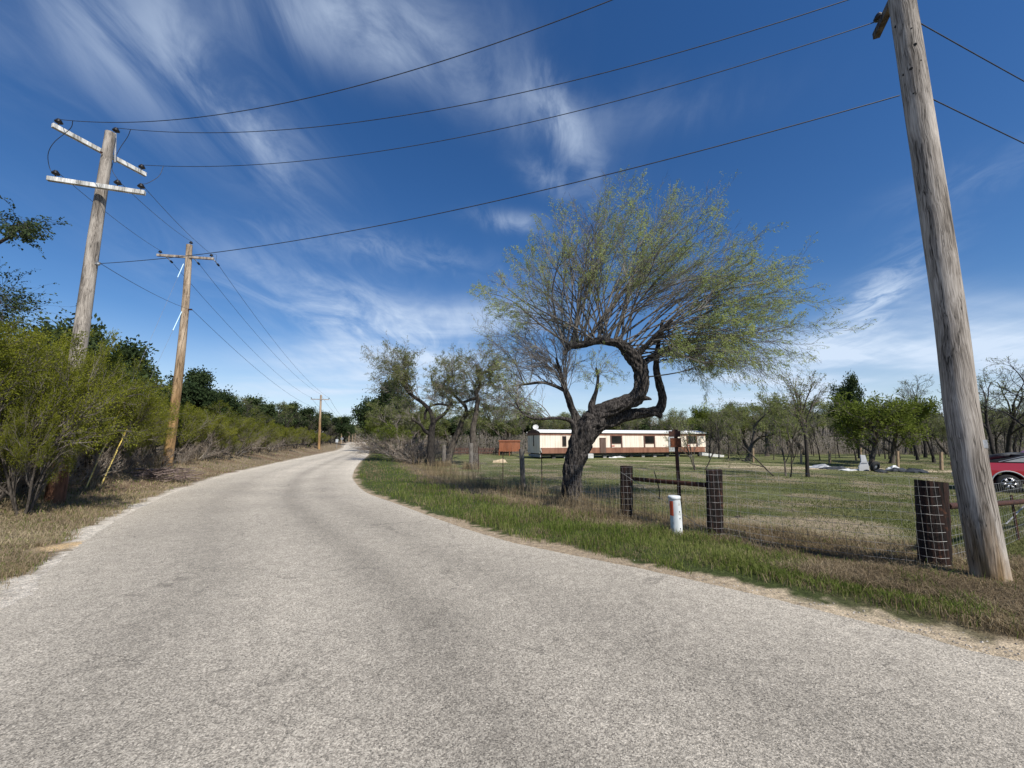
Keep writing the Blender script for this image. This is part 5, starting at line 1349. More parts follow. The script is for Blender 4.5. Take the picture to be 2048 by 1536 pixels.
# field posts
for i, (px, top, bot, rr_) in enumerate([(1457, 899, 915, .09), (1506, 896, 923, .12), (1602, 896, 925, .11), (1659, 902, 926, .11), (1721, 896, 918, .1), (1795, 902, 934, .11), (1882, 904, 938, .12)]):
    Y = 2.0 / ((bot - 880) / 800 * 1.0) * .985
    Y = min(max(Y, 26), 44)
    fencepost(px, bot, top, Y, 0, 'plain tan wooden post in the line across the back of the field', 'posttan', 8, r=rr_ * .8, group='tan posts across the field')

# ------------------------------------------------------------------ mobile home
def mobile_home():
    A = np.array([2.98, 43.2]); B = np.array([23.8, 49.7]); d = (B - A); Lh = np.linalg.norm(d); d /= Lh; ang = math.atan2(d[1], d[0])
    z0 = tz(12, 46) + .0
    root = empty('mobile_home', (A[0], A[1], z0), 'long cream and brown mobile home with white roof on blocks across the field', 'mobile home', rz=ang)
    W = 3.9; zb = .55; zt = 2.78; zr = 2.98
    # local axes: x along front, y to back
    b = MB(); b.box((Lh / 2, .03 + .05, (zb + .62 + zt) / 2 - .13), (Lh, .06, zt - zb - .62 - .26)); 
    b = MB(); lowz = zb + .60; hiz = zt - .30
    wins = [(5.05 * Lh / 21.8 - .2, .55, .75, 1.35)]
    b.box((Lh / 2, .05, (lowz + hiz) / 2), (Lh, .1, hiz - lowz)); b.box((.05, W / 2 + .05, (zb + hiz) / 2), (.1, W - .1, hiz - zb)); b.box((Lh - .05, W / 2 + .05, (zb + hiz) / 2), (.1, W - .1, hiz - zb)); b.box((Lh / 2, W - .05, (zb + hiz) / 2), (Lh - .2, .1, hiz - zb))
    b.build('wall', [M['cream']], root)
    b = MB(); b.box((Lh / 2, .045, (zb + lowz) / 2), (Lh - .35, .13, lowz - zb - .004)); b.build('lower_band', [M['brown']], root)
    b = MB(); b.box((Lh / 2, .045, (hiz + zt) / 2), (Lh, .13, zt - hiz - .004)); b.box((.045, W / 2 + .06, (hiz + zt) / 2), (.13, W - .1, zt - hiz - .004)); b.box((Lh - .045, W / 2 + .06, (hiz + zt) / 2), (.13, W - .1, zt - hiz - .004)); b.build('upper_band', [M['brown']], root)
    # arched roof
    b = MB(); n = 12; v = []; ys = np.linspace(-.12, W + .12, n)
    for x in (-.06, Lh + .12):
        for y in ys: v.append((x, y, zt + .05 + (zr + .12 - zt) * (1 - ((y - W / 2) / (W / 2 + .12)) ** 2)))
    f = [(i, i + 1, n + i + 1, n + i) for i in range(n - 1)]; b.add(v, f)
    b.box((Lh / 2 + .03, -.13, zt + .05), (Lh + .2, .03, .16)); b.box((Lh / 2 + .03, W + .13, zt + .05), (Lh + .2, .03, .16))
    for x in (-.04, Lh + .1):
        vv = [(x, y, zt + .04 + (zr + .12 - zt) * (1 - ((y - W / 2) / (W / 2 + .12)) ** 2)) for y in ys] + [(x, y, zt - .02) for y in ys]
        b.add(vv, [(i, i + 1, n + i + 1, n + i) for i in range(n - 1)], 1)
    b.build('roof', [M['roofwhite'], M['frame_brown']], root, False)
    fx = lambda px: (px - 1080) / (1413 - 1080)
    def X(px):  # along the front, allowing for the skew
        u = (px - 1024) / F; # solve ray with wall line
        t = None
        # A + s d : x = u*(y*CP' ) approximates y*.99
        k = u * .985
        return (k * A[1] - A[0]) / (d[0] - k * d[1])
    # windows
    for (x0, x1, zlo, zhi, wide) in ((1126, 1132, 1.35, 2.35, 0), (1168, 1178, 1.5, 2.35, 0), (1224, 1243, 1.62, 2.42, 1), (1291, 1309, 1.62, 2.42, 1), (1377, 1394, 1.62, 2.42, 1)):
        a, c = X(x0), X(x1); fr = MB(); g = MB(); zc = (zlo + zhi) / 2
        fw = .16 if wide else .06
        for xx in (a - fw / 2, c + fw / 2): fr.box((xx, -.03, ((lowz if wide else zlo) + (hiz if wide else zhi)) / 2), (fw, .05, (hiz - lowz - .01) if wide else zhi - zlo + .1))
        fr.box(((a + c) / 2, -.028, zlo - .03), (c - a, .05, .06)); fr.box(((a + c) / 2, -.028, zhi + .03), (c - a, .05, .06))
        w = fr.build('window', [M['frame_brown']], root)
        g.box(((a + c) / 2, -.006, zc), (c - a, .02, zhi - zlo)); g.build('pane', [M['glass']], w)
    b = MB(); b.box((-.006, 1.9, 1.9), (.02, .3, 1.2)); b.build('window', [M['glass']], root)
    # door
    a, c = X(1201), X(1211); b = MB(); b.box(((a + c) / 2, -.04, (.55 + 2.15) / 2), (c - a, .06, 1.62)); dd = b.build('door', [M['door']], root)
    b = MB(); b.box(((a + c) / 2, -.05, 2.19), (c - a + .14, .08, .07)); b.box((a - .04, -.035, 1.35), (.06, .05, 1.64)); b.box((c + .04, -.035, 1.35), (.06, .05, 1.64)); b.build('frame', [M['frame_brown']], dd)
    a, c = X(1338), X(1350); b = MB(); b.box(((a + c) / 2, -.04, 1.5), (c - a, .06, 1.75)); b.build('door', [M['greypanel']], root)
    for px in (1227, 1379):
        b = MB(); b.box((X(px), -.012, lowz + .16), (.35, .02, .1)); b.build('red_label', [M['lamp_red']], root)
    b = MB(); b.bar((.18, -.035, .58), (.02, -.035, lowz + .02), .04, .14); b.build('corner_trim', [M['roofwhite']], root)
    # chassis
    b = MB()
    for y in (.5, W - .5): b.box((Lh / 2, y, .4), (Lh - .4, .1, .26))
    b.box((Lh / 2, .25, .5), (Lh - .1, .25, .09))
    for x in np.arange(.6, Lh, 1.3): b.box((x, W / 2, .45), (.08, W - .5, .12))
    b.build('chassis', [M['steelbeam']], root)
    rs = np.random.RandomState(6)
    for i, x in enumerate(np.linspace(1.6, Lh - .5, 13)):
        b = MB(); b.box((x + rs.uniform(-.2, .2), .55, .13), (.4, .35, .3)); b.build('pier', [M['block'] if i % 3 else M['steelbeam']], root)
    b = MB(); b.box((.1, W / 2, .3), (.08, W - .2, .28)); b.build('skirting', [M['greypanel']], root)
    # dish
    b = MB(); pr = [(0, 0), (.1, .008), (.18, .03), (.25, .06), (.31, .095)]; ax = norm(np.array([-.35, -.8, .45])); b.lathe((.0, 1.2, 3.35), pr, 20, 0, ax); b.lathe((.0, 1.2, 3.35) - ax * .012, [(0, 0), (.1, .008), (.18, .03), (.25, .06), (.32, .1)], 20, 0, ax)
    ds = b.build('satellite_dish', [M['whitesheet']], root, True)
    b = MB(); b.tube([(0, 1.2, 3.35), (.15, 1.3, 2.85)], .025, 6); b.tube([np.array([0, 1.2, 3.0]), np.array([0, 1.2, 3.1]) + ax * .45], .012, 5); b.build('mast', [M['tinmetal']], ds)
    return root, A, d


mh, hA, hd = mobile_home()
hn = np.array([hd[1], -hd[0]])


def hp(s, off): p = hA + hd * s + hn * off; return np.array([p[0], p[1], tz(p[0], p[1])])


def lump(name, label, cat, c, size, mat, rz=0, tilt=0, seed=0, group=None):
    rs = np.random.RandomState(seed); n = 7; X_, Y_ = np.meshgrid(np.linspace(-.5, .5, n), np.linspace(-.5, .5, n))
    z = size[2] * (.35 + .65 * rs.rand(n, n)) * np.clip(1.2 - 2.0 * np.hypot(X_, Y_) ** 1.5, .1, 1)
    v = np.stack([X_.ravel() * size[0] * (1 + .1 * rs.randn(n * n)), Y_.ravel() * size[1] * (1 + .1 * rs.randn(n * n)), z.ravel()], 1)
    lowv = v.copy(); lowv[:, 2] = -.03
    i = np.arange(n - 1)[:, None] * n; j = np.arange(n - 1)[None]; f = np.stack([i + j, i + j + 1, i + n + j + 1, i + n + j], -1).reshape(-1, 4)
    b = MB(); b.add(v, f); b.add(lowv, f[:, ::-1])
    ring = [q for q in range(n)] + [n * q + n - 1 for q in range(1, n)] + [n * n - 1 - q for q in range(1, n)] + [n * (n - 1 - q) for q in range(1, n - 1)]
    m = len(ring); vv = np.vstack([v[ring], lowv[ring]]); b.add(vv, [(q, m + q, m + (q + 1) % m, (q + 1) % m) for q in range(m)])
    o = b.build(name, [mat] if not isinstance(mat, list) else mat); o.location = c; o.rotation_euler = (tilt, 0, rz); tag(o, label, cat, group); return o


b = MB(); b.box((0, 0, .2), (2.6, .9, .34), 0, Matrix.Rotation(.12, 3, 'Y')); o = b.build('white_slab', [M['whitesheet']], bevel=.02); o.location = hp(21.6, 1.0); tag(o, 'long white slab lying by the right end of the mobile home', 'slab')
b = MB(); b.box((0, 0, .25), (.7, .4, .5)); o = b.build('white_box', [M['whitesheet']], bevel=.02); o.location = hp(5.6, .6); tag(o, 'small white box on the grass under the mobile home behind the tree trunk', 'box')
lump('rubble', 'pale scraps scattered under the middle of the mobile home', 'rubble', hp(9.6, -.2), (1.6, .4, .16), M['whitesheet'], .3, 0, 3)
lump('plastic_sheet', 'white torn plastic sheet under the mobile home left of centre', 'sheet', hp(8.6, .3), (.9, .4, .14), M['whitesheet'], .2, 0, 8)

# red board shed / fence behind left
def red_shed():
    p = at(1019, 900, 52); z = tz(p[0], 52)
    root = empty('board_pen', (p[0], 52, z), 'small red stained board pen left of the mobile home', 'shed')
    a = at(1001, 880, 52); c = at(1042, 880, 52); wd = c[0] - a[0]; h0 = at(1019, 903, 52)[2] - z; h1 = at(1019, 882, 52)[2] - z
    b = MB(); rs = np.random.RandomState(3)
    n = 17
    for i in range(n):
        x = -wd / 2 + wd * (i + .5) / n; b.box((x, rs.uniform(-.01, .01), (h0 + h1) / 2 + rs.uniform(-.04, .04)), (wd / n * .86, .03, h1 - h0))
        b.box((-wd / 2 + .02, (i + .5) * .12, (h0 + h1) / 2), (.03, .1, h1 - h0)); b.box((wd / 2, (i + .5) * .12, (h0 + h1) / 2), (.03, .1, h1 - h0))
    b.build('board_wall', [M['redwood']], root)
    b = MB(); b.box((0, 1, h1 + .02), (wd + .2, 2.2, .06), 0, Matrix.Rotation(.05, 3, 'X')); b.build('roof', [M['redwood']], root)
    for x in (-wd / 2, 0, wd / 2):
        b = MB(); b.box((x, .06, h0 / 2 + .1), (.09, .09, h0 + .4)); b.build('post', [M['redwood']], root)
    return root
red_shed()
p = at(960, 900, 54); z = tz(p[0], 54)
root = empty('rail_fence', (p[0], 54, z), 'low red brown picket fence behind the pale cedar posts', 'fence')
b = MB()
for h in (.35, .8): b.box((0, 0, h), (8.5, .04, .1))
b.build('rail', [M['frame_brown']], root)
b = MB()
for i in range(40): b.box((-4.2 + i * .215, .035, .55), (.08, .025, .9))
b.build('pickets', [M['frame_brown']], root)
lump('sand_heap', 'small sand heap in the grass near the pale cedar posts', 'heap', (at(1000, 915, 36)[0], 36, tz(at(1000, 915, 36)[0], 36)), (1.1, .8, .42), pm('heap_sand', (.45, .35, .22), (.6, .48, .33), (6, 6, 6), .95), 0, 0, 5)

# ------------------------------------------------------------------ scrap heap in the field
def gp(px, Y): x = at(px, 900, Y)[0]; return np.array([x, Y, tz(x, Y)])


q = gp(1724, 26.6); root = empty('grey_hood_panel', q, 'grey curved metal panel standing upright in the scrap heap', 'panel', rz=.2)
b = MB(); prof = [(-.45, 0), (.35, 0), (.42, .25), (.35, .7), (.33, 1.0), (-.05, 1.02), (-.12, .55), (-.4, .25)]
n = len(prof); v = [(x, -.03 + .12 * z, z) for x, z in prof] + [(x, .03 + .12 * z, z) for x, z in prof]
b.add(v, [(i, (i + 1) % n, n + (i + 1) % n, n + i) for i in range(n)])
for off, rev in ((0, 1), (n, 0)):
    c = np.mean([v[off + i] for i in range(n)], 0); vv = [v[off + i] for i in range(n)] + [tuple(c)]; b.add(vv, [(i, (i + 1) % n, n) if rev else ((i + 1) % n, i, n) for i in range(n)])
b.build('panel', [M['greypanel']], root)
b = MB(); b.box((.1, -.06, .55), (.5, .02, .03)); b.build('ridge', [M['tinmetal']], root)
q = gp(1746, 26.2); root = empty('old_tyre', q + np.array([0, 0, .28]), 'black tyre leaning beside the grey panel in the scrap heap', 'tyre', rz=.2); root.rotation_euler = (.35, 0, .3)
b = MB(); b.lathe((0, -.1, 0), [(.2, 0), (.3, 0), (.34, .03), (.36, .1), (.34, .17), (.3, .2), (.2, .2)], 24, 0, (0, 1, 0)); b.build('tread', [M['tyre']], root, True)
b = MB(); b.lathe((0, -.06, 0), [(0, 0), (.1, .01), (.2, .04), (.2, .12)], 20, 0, (0, 1, 0)); b.build('rim', [M['tinmetal']], root, True)
for (px, Y, sz, mt, l, s) in ((1640, 29, (1.7, .7, .3), 'tinmetal', 'twisted pale metal scraps left in the scrap heap', 1), (1668, 28, (2.0, .9, .25), 'tarp', 'dark sheet left of the white boards in the scrap heap', 2), (1695, 27.0, (1.5, .8, .12), 'whitesheet', 'white boards lying left of the grey panel', 4),
                               (1790, 26.5, (1.8, 1.0, .25), 'tarp', 'dark tarpaulin right of the old tyre', 6), (1782, 27, (1.1, .7, .38), 'whitesheet', 'crumpled white sheet right of the old tyre', 7), (1825, 26, (2.4, 1.0, .22), 'tarp', 'dark scrap at the right end of the scrap heap', 9), (1755, 25.8, (1.6, .5, .2), 'tarp', 'dark rags in front of the old tyre', 10), (1838, 25.8, (.7, .3, .15), 'whitesheet', 'small pale scrap at the far right of the scrap heap', 11)):
    lump('scrap', l, 'scrap', gp(px, Y), sz, M[mt], .1 * s, 0, s)
for (px, Y, sz, l) in ((1481, 9.0, (.26, .14, .05), 'dark dung lump on bare ground right of the square post'), (1468, 10.9, (.2, .12, .045), 'smaller dark dung lump farther from the square post')):
    lump('dung', l, 'dung', gp(px, Y), sz, M['bark_dark'], .2, 0, 2)
# pile of cut branches under the tan pole
rs = np.random.RandomState(9)
q = gp(332, 16.3); b = MB(); P = []
for i in range(90):
    a = rs.uniform(0, 3.14); L = rs.uniform(.5, 1.6); c = np.array([rs.uniform(-1.1, 1.1), rs.uniform(-.5, .5), rs.uniform(.03, .45)]); d = np.array([math.cos(a), math.sin(a), rs.uniform(-.25, .25)])
    P.append([c - d * L / 2, c + rs.randn(3) * .05, c + d * L / 2])
P = np.array(P); b.tubes(P, np.full(P.shape[:2], .012) * rs.uniform(.5, 1.6, (90, 1)), 4); o = b.build('brush_pile', [M['twig_pink']]); o.location = q; tag(o, 'reddish pile of cut branches before the foot of the tan pole', 'brush pile')
# small white road sign far left
q = gp(673, 78); root = empty('road_sign', q, 'small white road sign far down the left side', 'road sign')
b = MB(); b.tube([(0, 0, -.2), (0, 0, 1.9)], .035, 6); b.build('post', [M['tinmetal']], root)
b = MB(); b.box((0, -.05, 1.4), (.5, .02, .62)); b.build('plate', [M['signwhite']], root)
q = gp(683, 92); root = empty('road_sign', q, 'small grey road sign just right of the white one', 'road sign')
b = MB(); b.tube([(0, 0, -.2), (0, 0, 2.0)], .035, 6); b.build('post', [M['tinmetal']], root)
b = MB(); b.box((0, -.05, 1.7), (.6, .02, .6), 0, Matrix.Rotation(rad(45), 3, 'Y')); b.build('plate', [M['tinmetal']], root)


# ------------------------------------------------------------------ pickup
def pickup():
    wx = at(2018, 962, 17.3); x0 = wx[0] + .44; Y0 = 17.3 + .82; z0 = tz(x0, Y0)
    root = empty('pickup_truck', (x0, Y0, z0), 'red crew cab pickup truck parked in the field, its rear half in view', 'pickup truck', rz=rad(-28))
    R = .39; wb = 3.35; hw = .93
    # side profile of body (x forward to the right, z up); rear axle at x=0
    def arch(cx, r, n=12, z=R): return [(cx + r * math.cos(t), z + r * math.sin(t)) for t in np.linspace(math.pi, 0, n)]
    prof = [(-1.02, .62)] + [(-.56, .52)] + arch(0, .52) + [(.56, .42), (wb - .56, .42)] + arch(wb, .52) + [(wb + .56, .45), (wb + .85, .5), (wb + .92, .75), (wb + .88, 1.08), (wb + .3, 1.17), (wb - .55, 1.22), (1.0, 1.26), (-.9, 1.26), (-1.02, 1.26), (-1.05, .95)]
    b = MB(); n = len(prof)
    rows = []
    for (y, ins) in ((-hw, .0), (-hw + .0, 0), (hw, 0)):
        pass
    ys = [-hw + .07, -hw, -hw - .015, -hw + .06]
    import mathutils.geometry as mg
    tri = mg.tessellate_polygon([[Vector((x, z, 0)) for x, z in prof]])
    for s in (-1, 1):
        v = [(x, s * (hw - .05 * max(0, z - 1.0) * 3 - .03 * max(0, .6 - z)), z) for x, z in prof]
        f = [tuple(t) if s > 0 else tuple(reversed(t)) for t in tri]
        b.add(v, f)
    v = [(x, -hw + .05 * max(0, z - 1.0) * 3 + .03 * max(0, .6 - z), z) for x, z in prof] + [(x, hw - .05 * max(0, z - 1.0) * 3 - .03 * max(0, .6 - z), z) for x, z in prof]
    b.add(v, [(i, (i + 1) % n, n + (i + 1) % n, n + i) for i in range(n)])
    body = b.build('body', [M['red_paint']], root)
    # cab greenhouse
    cab = [(1.0, 1.25), (1.08, 1.62), (1.3, 1.76), (2.5, 1.78), (3.15, 1.25)]
    b = MB(); m = len(cab); v = [(x, -hw + .04 + (z - 1.25) * .28, z) for x, z in cab] + [(x, hw - .04 - (z - 1.25) * .28, z) for x, z in cab]
    b.add(v, [(i, i + 1, m + i + 1, m + i) for i in range(m - 1)])
    t2 = mg.tessellate_polygon([[Vector((x, z, 0)) for x, z in cab]]); b.add(v[:m], [tuple(reversed(t)) for t in t2]); b.add(v[m:], [tuple(t) for t in t2]); b.build('cab', [M['red_paint']], root)
    for s in (-1, 1):
        b = MB()
        for w in ([(1.2, 1.3), (1.25, 1.6), (1.4, 1.69), (1.95, 1.7), (1.95, 1.3)], [(2.05, 1.3), (2.05, 1.7), (2.45, 1.69), (2.9, 1.3)]):
            b.add([(x, s * (hw - .03 - (z - 1.25) * .28), z) for x, z in w], [tuple(range(5 if len(w) == 5 else 4))])
        b.build('side_window', [M['carglass']], root)
    b = MB(); b.add([(2.53, -.7, 1.75), (2.53, .7, 1.75), (3.16, .86, 1.28), (3.16, -.86, 1.28)], [(0, 1, 2, 3)]); b.build('windscreen', [M['carglass']], root)
    # bed sail cover with window
    for s in (-1, 1):
        y = s * (hw - .06)
        b = MB(); P = [(-.85, 1.27), (.55, 1.58), (1.02, 1.63), (1.06, 1.27)]
        b.add([(x, y, z) for x, z in P] + [(x, y - s * .04, z) for x, z in P], [(0, 1, 2, 3), (4, 7, 6, 5), (0, 4, 5, 1), (1, 5, 6, 2), (2, 6, 7, 3)]); sl = b.build('bed_sail', [M['blackplastic']], root)
        b = MB(); P = [(-.05, 1.31), (.62, 1.53), (.82, 1.55), (.92, 1.31)]; b.add([(x, y + s * .006, z) for x, z in P], [(0, 1, 2, 3)]); b.build('pane', [M['greypanel']], sl)
        b = MB(); pp = [(-.2, y + s * .02, 1.3), (.58, y + s * .02, 1.555), (.88, y + s * .02, 1.575), (.98, y + s * .02, 1.3)]; b.tube(pp, .016, 6); b.build('trim', [M['alloy']], sl)
    b = MB(); b.box((.75, 0, 1.58), (.5, 1.6, .06)); b.build('bed_bar', [M['blackplastic']], root)
    for i, (bx, hh) in enumerate(((-.1, .16), (.25, .2), (.6, .18))):
        pass
    b = MB(); b.box((.1, .2, 1.5), (1.7, 1.0, .5)); 
    b2 = MB(); b2.tube(smooth3([(-.5, 0, 1.3), (-.1, .1, 1.45), (.3, -.1, 1.56), (.75, .05, 1.6), (1.0, 0, 1.6)]), [.1] * 25, 8); b2.build('load', [M['tarp']], root)
    # arches, bumper, wheels
    for cx in (0, wb):
        for s in (-1, 1):
            pts = [(cx + .53 * math.cos(t), s * (hw + .01), R + .53 * math.sin(t)) for t in np.linspace(math.pi * .98, .02 * math.pi, 16)]
            b = MB(); b.tube(pts, .028, 6); b.build('arch_trim', [M['greypanel']], root, True)
            w = empty('wheel', (cx, s * (hw - .12), R), None, None); w.parent = root
            b = MB(); b.lathe((0, -.13, 0), [(.24, 0), (.34, -.005), (.38, .03), (.392, .08), (.392, .18), (.38, .23), (.34, .265), (.24, .26)], 36, 0, (0, 1, 0)); b.build('tyre', [M['tyre']], w, True)
            b = MB(); b.lathe((0, -.14 if s < 0 else .14, 0), [(.245, 0), (.255, .0), (.25, -.02 * s), (.235, -.05 * s)], 36, 0, (0, 1, 0)); b.lathe((0, -.135 * (1 if s < 0 else -1), 0), [(0, 0), (.07, 0), (.07, .02)], 16, 0, (0, 1, 0))
            for k in range(6):
                t = k * math.pi / 3
                for dt in (-.13, .13): b.bar((.05 * math.cos(t), s * .135, .05 * math.sin(t)), (.245 * math.cos(t + dt), s * .135, .245 * math.sin(t + dt)), .03, .03)
            b.build('rim', [M['alloy']], w, True)
            b = MB(); b.lathe((0, s * .08, 0), [(0, 0), (.24, .0)], 24, 0, (0, s, 0)); b.build('brake', [M['black']], w)
    b = MB(); b.box((-1.08, 0, .62), (.12, 1.6, .2)); b.build('rear_bumper', [M['alloy']], root, bevel=.03)
    b = MB(); b.box((wb + .95, 0, .62), (.14, 1.8, .28)); b.build('front_bumper', [M['blackplastic']], root, bevel=.03)
    for s in (-1, 1):
        b = MB(); b.box((-1.04, s * .84, 1.02), (.06, .14, .36)); b.build('tail_light', [M['lamp_red']], root, bevel=.01)
        b = MB(); b.box((wb + .9, s * .75, .95), (.06, .3, .16)); b.build('headlight', [M['whitesheet']], root, bevel=.01)
        b = MB(); b.box((2.75, s * (hw + .12), 1.33), (.14, .22, .18)); b.build('mirror', [M['blackplastic']], root, bevel=.02)
        for x in (1.75, 2.7):
            b = MB(); b.box((x, s * (hw + .012), 1.1), (.2, .03, .035)); b.build('door_handle', [M['alloy']], root)
        b = MB(); b.box((wb / 2, s * (hw - .08), .36), (2.0, .14, .05)); b.build('side_step', [M['blackplastic']], root)
    b = MB(); b.box((wb / 2 - .1, 0, .55), (4.9, 1.3, .22)); b.build('underbody', [M['black']], root)


pickup()


# ------------------------------------------------------------------ sky, sun, camera
SUN_AZ = np.array([.58, -.815]); SUN_AZ /= np.linalg.norm(SUN_AZ); ELEV = rad(47)
sd = Vector((SUN_AZ[0] * math.cos(ELEV), SUN_AZ[1] * math.cos(ELEV), math.sin(ELEV)))
ld = bpy.data.lights.new('sun', 'SUN'); ld.energy = 4.8; ld.angle = rad(.53); ld.color = (1, .955, .88)
lo = bpy.data.objects.new('sun', ld); COL.objects.link(lo); lo.rotation_euler = sd.to_track_quat('Z', 'Y').to_euler()

W = bpy.data.worlds.new('World'); SC.world = W; W.use_nodes = True
nt = W.node_tree; N = nt.nodes.new; L = nt.links.new; bg = nt.nodes['Background']
sky = N('ShaderNodeTexSky'); sky.sky_type = 'NISHITA'; sky.sun_disc = False; sky.sun_elevation = ELEV; sky.sun_rotation = math.atan2(SUN_AZ[0], SUN_AZ[1])
sky.air_density = 1.0; sky.dust_density = .25; sky.ozone_density = 3.0; sky.altitude = 100
hs = N('ShaderNodeHueSaturation'); hs.inputs['Hue'].default_value = .507; hs.inputs['Saturation'].default_value = 1.28; hs.inputs['Value'].default_value = .93; L(sky.outputs[0], hs.inputs['Color'])
tc = N('ShaderNodeTexCoord')


def mth(op, a, b_=None, c=None):
    m = N('ShaderNodeMath'); m.operation = op
    for i, q in enumerate((a, b_, c)):
        if q is None: continue
        if isinstance(q, (int, float)): m.inputs[i].default_value = q
        else: L(q, m.inputs[i])
    return m.outputs[0]


def vdot(v, vec):
    m = N('ShaderNodeVectorMath'); m.operation = 'DOT_PRODUCT'; L(v, m.inputs[0]); m.inputs[1].default_value = vec; return m.outputs['Value']


D_ = N('ShaderNodeVectorMath'); D_.operation = 'NORMALIZE'; L(tc.outputs['Generated'], D_.inputs[0]); DV = D_.outputs[0]
sp = N('ShaderNodeSeparateXYZ'); L(DV, sp.inputs[0])
zc = mth('MAXIMUM', mth('ADD', sp.outputs[2], .12), .03)
cx = mth('DIVIDE', sp.outputs[0], zc); cy = mth('DIVIDE', sp.outputs[1], zc)
cmb = N('ShaderNodeCombineXYZ'); L(cx, cmb.inputs[0]); L(cy, cmb.inputs[1])


def snoise(scale, rot, stretch, detail=8, rough=.6, dist=0, off=(0, 0, 0)):
    mp = N('ShaderNodeMapping'); mp.inputs['Rotation'].default_value = (0, 0, rot); mp.inputs['Scale'].default_value = (scale * stretch, scale, 1); mp.inputs['Location'].default_value = off
    L(cmb.outputs[0], mp.inputs[0]); n = N('ShaderNodeTexNoise'); n.inputs['Scale'].default_value = 1; n.inputs['Detail'].default_value = detail; n.inputs['Roughness'].default_value = rough; n.inputs['Distortion'].default_value = dist
    L(mp.outputs[0], n.inputs['Vector']); return n.outputs[0]


def mrange(v, a, b_, c=0, d=1):
    m = N('ShaderNodeMapRange'); m.interpolation_type = 'SMOOTHSTEP'; L(v, m.inputs[0]); m.inputs[1].default_value = a; m.inputs[2].default_value = b_; m.inputs[3].default_value = c; m.inputs[4].default_value = d; return m.outputs[0]


def dirv(px, py):
    a = np.array(ray(px, py)); return a / np.linalg.norm(a)


# noise that breaks up every cloud bank
fib = snoise(1.6, rad(-58), 2.6, 9, .6, 1.2)
fib2 = snoise(1.5, rad(-38), 2.0, 9, .62, 1.3, (3, 1, 0))
fine = snoise(4.0, rad(-55), 1.8, 9, .62, 1.0, (7, 2, 0))
low = snoise(1.2, rad(5), .45, 6, .52, .4, (1, 9, 0))
cover = None
banks = [  # ends of the streak axis in the survey view, half-width, strength, noise
    ((60, 10), (560, 330), 90, .26, fib), ((340, 60), (560, 280), 55, .34, fib), ((560, 20), (900, 110), 70, .42, fib2), ((480, 10), (900, 30), 70, .30, fib2), ((760, 60), (1130, 270), 60, .26, fib2),
    ((1080, 170), (1175, 320), 40, .5, fine), ((1170, 240), (1420, 200), 45, .16, fib2), ((0, 60), (420, 30), 120, .24, fib), ((480, 200), (640, 430), 45, .22, fib),
    ((500, 560), (900, 690), 60, .5, fib2), ((680, 700), (1010, 640), 55, .7, low), ((1690, 660), (1790, 560), 40, .6, fine), ((1500, 725), (2048, 690), 60, .95, low), ((560, 470), (900, 520), 30, .2, fine),
    ((1850, 390), (2048, 320), 36, .14, fine), ((560, 790), (1000, 760), 70, .65, low), ((1080, 350), (1130, 380), 24, .3, fine), ((1000, 440), (1070, 450), 18, .3, fine), ((1750, 620), (2048, 650), 60, .3, low), ((1250, 810), (2048, 790), 60, .6, low)]
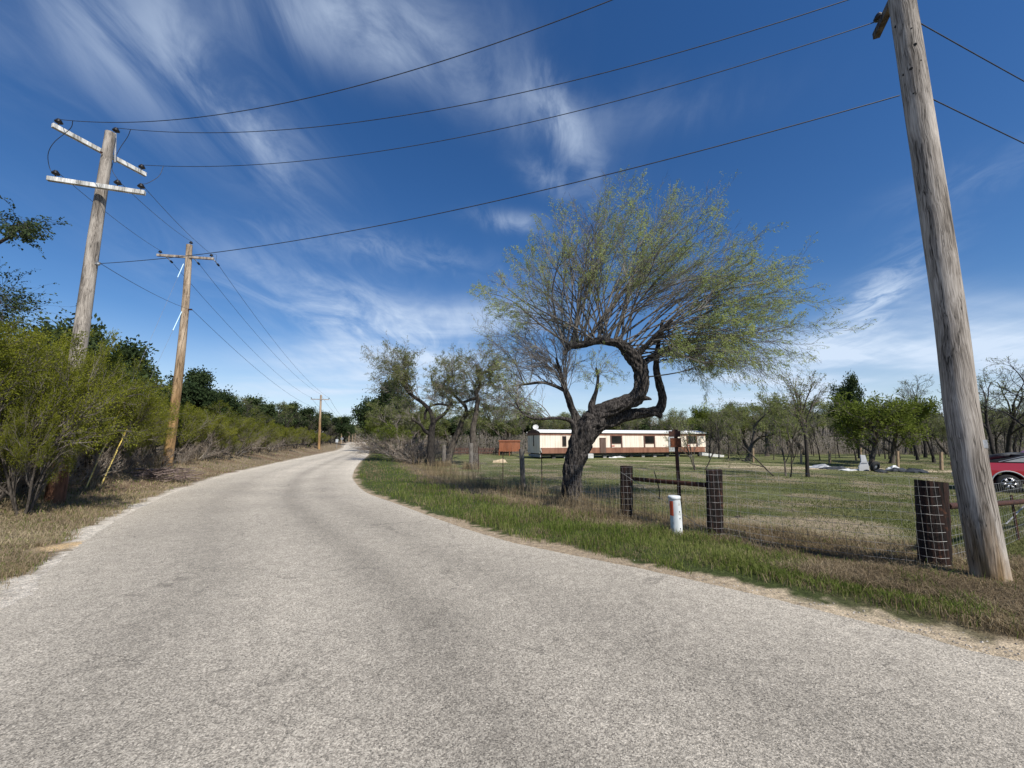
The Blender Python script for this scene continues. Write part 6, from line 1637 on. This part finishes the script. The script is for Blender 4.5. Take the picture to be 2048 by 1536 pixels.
for (a, b_, hw_, st, nz) in banks:
    da, db = dirv(*a), dirv(*b_); c = norm(da + db); ax = norm(db - da); ay = norm(np.cross(c, ax)); half = np.linalg.norm(db - da) / 2 + .04
    # angular half-width at the bank centre
    mpx = ((a[0] + b_[0]) / 2, (a[1] + b_[1]) / 2); perp = np.array([-(b_[1] - a[1]), b_[0] - a[0]], float); perp /= np.linalg.norm(perp)
    hwv = np.linalg.norm(dirv(mpx[0] + perp[0] * hw_, mpx[1] + perp[1] * hw_) - dirv(*mpx))
    u_ = mth('DIVIDE', mth('SUBTRACT', vdot(DV, tuple(ax)), float(c @ ax)), float(half)); v_ = mth('DIVIDE', mth('SUBTRACT', vdot(DV, tuple(ay)), float(c @ ay)), float(hwv))
    r2_ = mth('ADD', mth('MULTIPLY', u_, u_), mth('MULTIPLY', v_, v_))
    g = mth('EXPONENT', mth('MULTIPLY', r2_, -.9)); front_ = mrange(vdot(DV, tuple(c)), .2, .5)
    m_ = mth('MULTIPLY', mth('MULTIPLY', g, front_), st * (.72 if a[1] < 400 else 1))
    m_ = mth('MULTIPLY', m_, mrange(nz, .34, .72, .12, 1.25))
    cover = m_ if cover is None else mth('MAXIMUM', cover, m_) if False else mth('ADD', cover, m_)
# the rest of the sky (behind the viewer) gets loose cirrus too
behind = mrange(vdot(DV, (0, 1, .1)), -.35, .15, 1, 0)
cover = mth('ADD', cover, mth('MULTIPLY', mth('MULTIPLY', mrange(fib2, .48, .75), behind), .5))
cover = mth('MULTIPLY', cover, mrange(snoise(2.6, rad(-50), 3.0, 7, .58, .4, (5, 5, 0)), .25, .7, .72, 1.1))
cover = mth('ADD', cover, mth('MULTIPLY', mrange(sp.outputs[2], .0, .26, 1, 0), .5))
cover = mth('MINIMUM', cover, .93)
mixc = N('ShaderNodeMix'); mixc.data_type = 'RGBA'; L(cover, mixc.inputs[0]); L(hs.outputs[0], mixc.inputs[6]); mixc.inputs[7].default_value = (5.6, 6.6, 8.0, 1)
L(mixc.outputs[2], bg.inputs['Color']); bg.inputs['Strength'].default_value = .105

cam = bpy.data.cameras.new('camera'); co = bpy.data.objects.new('camera', cam); COL.objects.link(co); SC.camera = co
co.location = (0, 0, EYE); co.rotation_euler = (rad(90) + PITCH, 0, 0)
cam.sensor_width = 36; cam.lens = 36 * F / 2048; cam.clip_end = 3000; cam.clip_start = .05
SC.view_settings.view_transform = 'Standard'; SC.view_settings.look = 'None'; SC.view_settings.exposure = .25; SC.view_settings.gamma = 1
SC.render.engine = 'CYCLES'
SC.cycles.max_bounces = 6; SC.cycles.transparent_max_bounces = 4
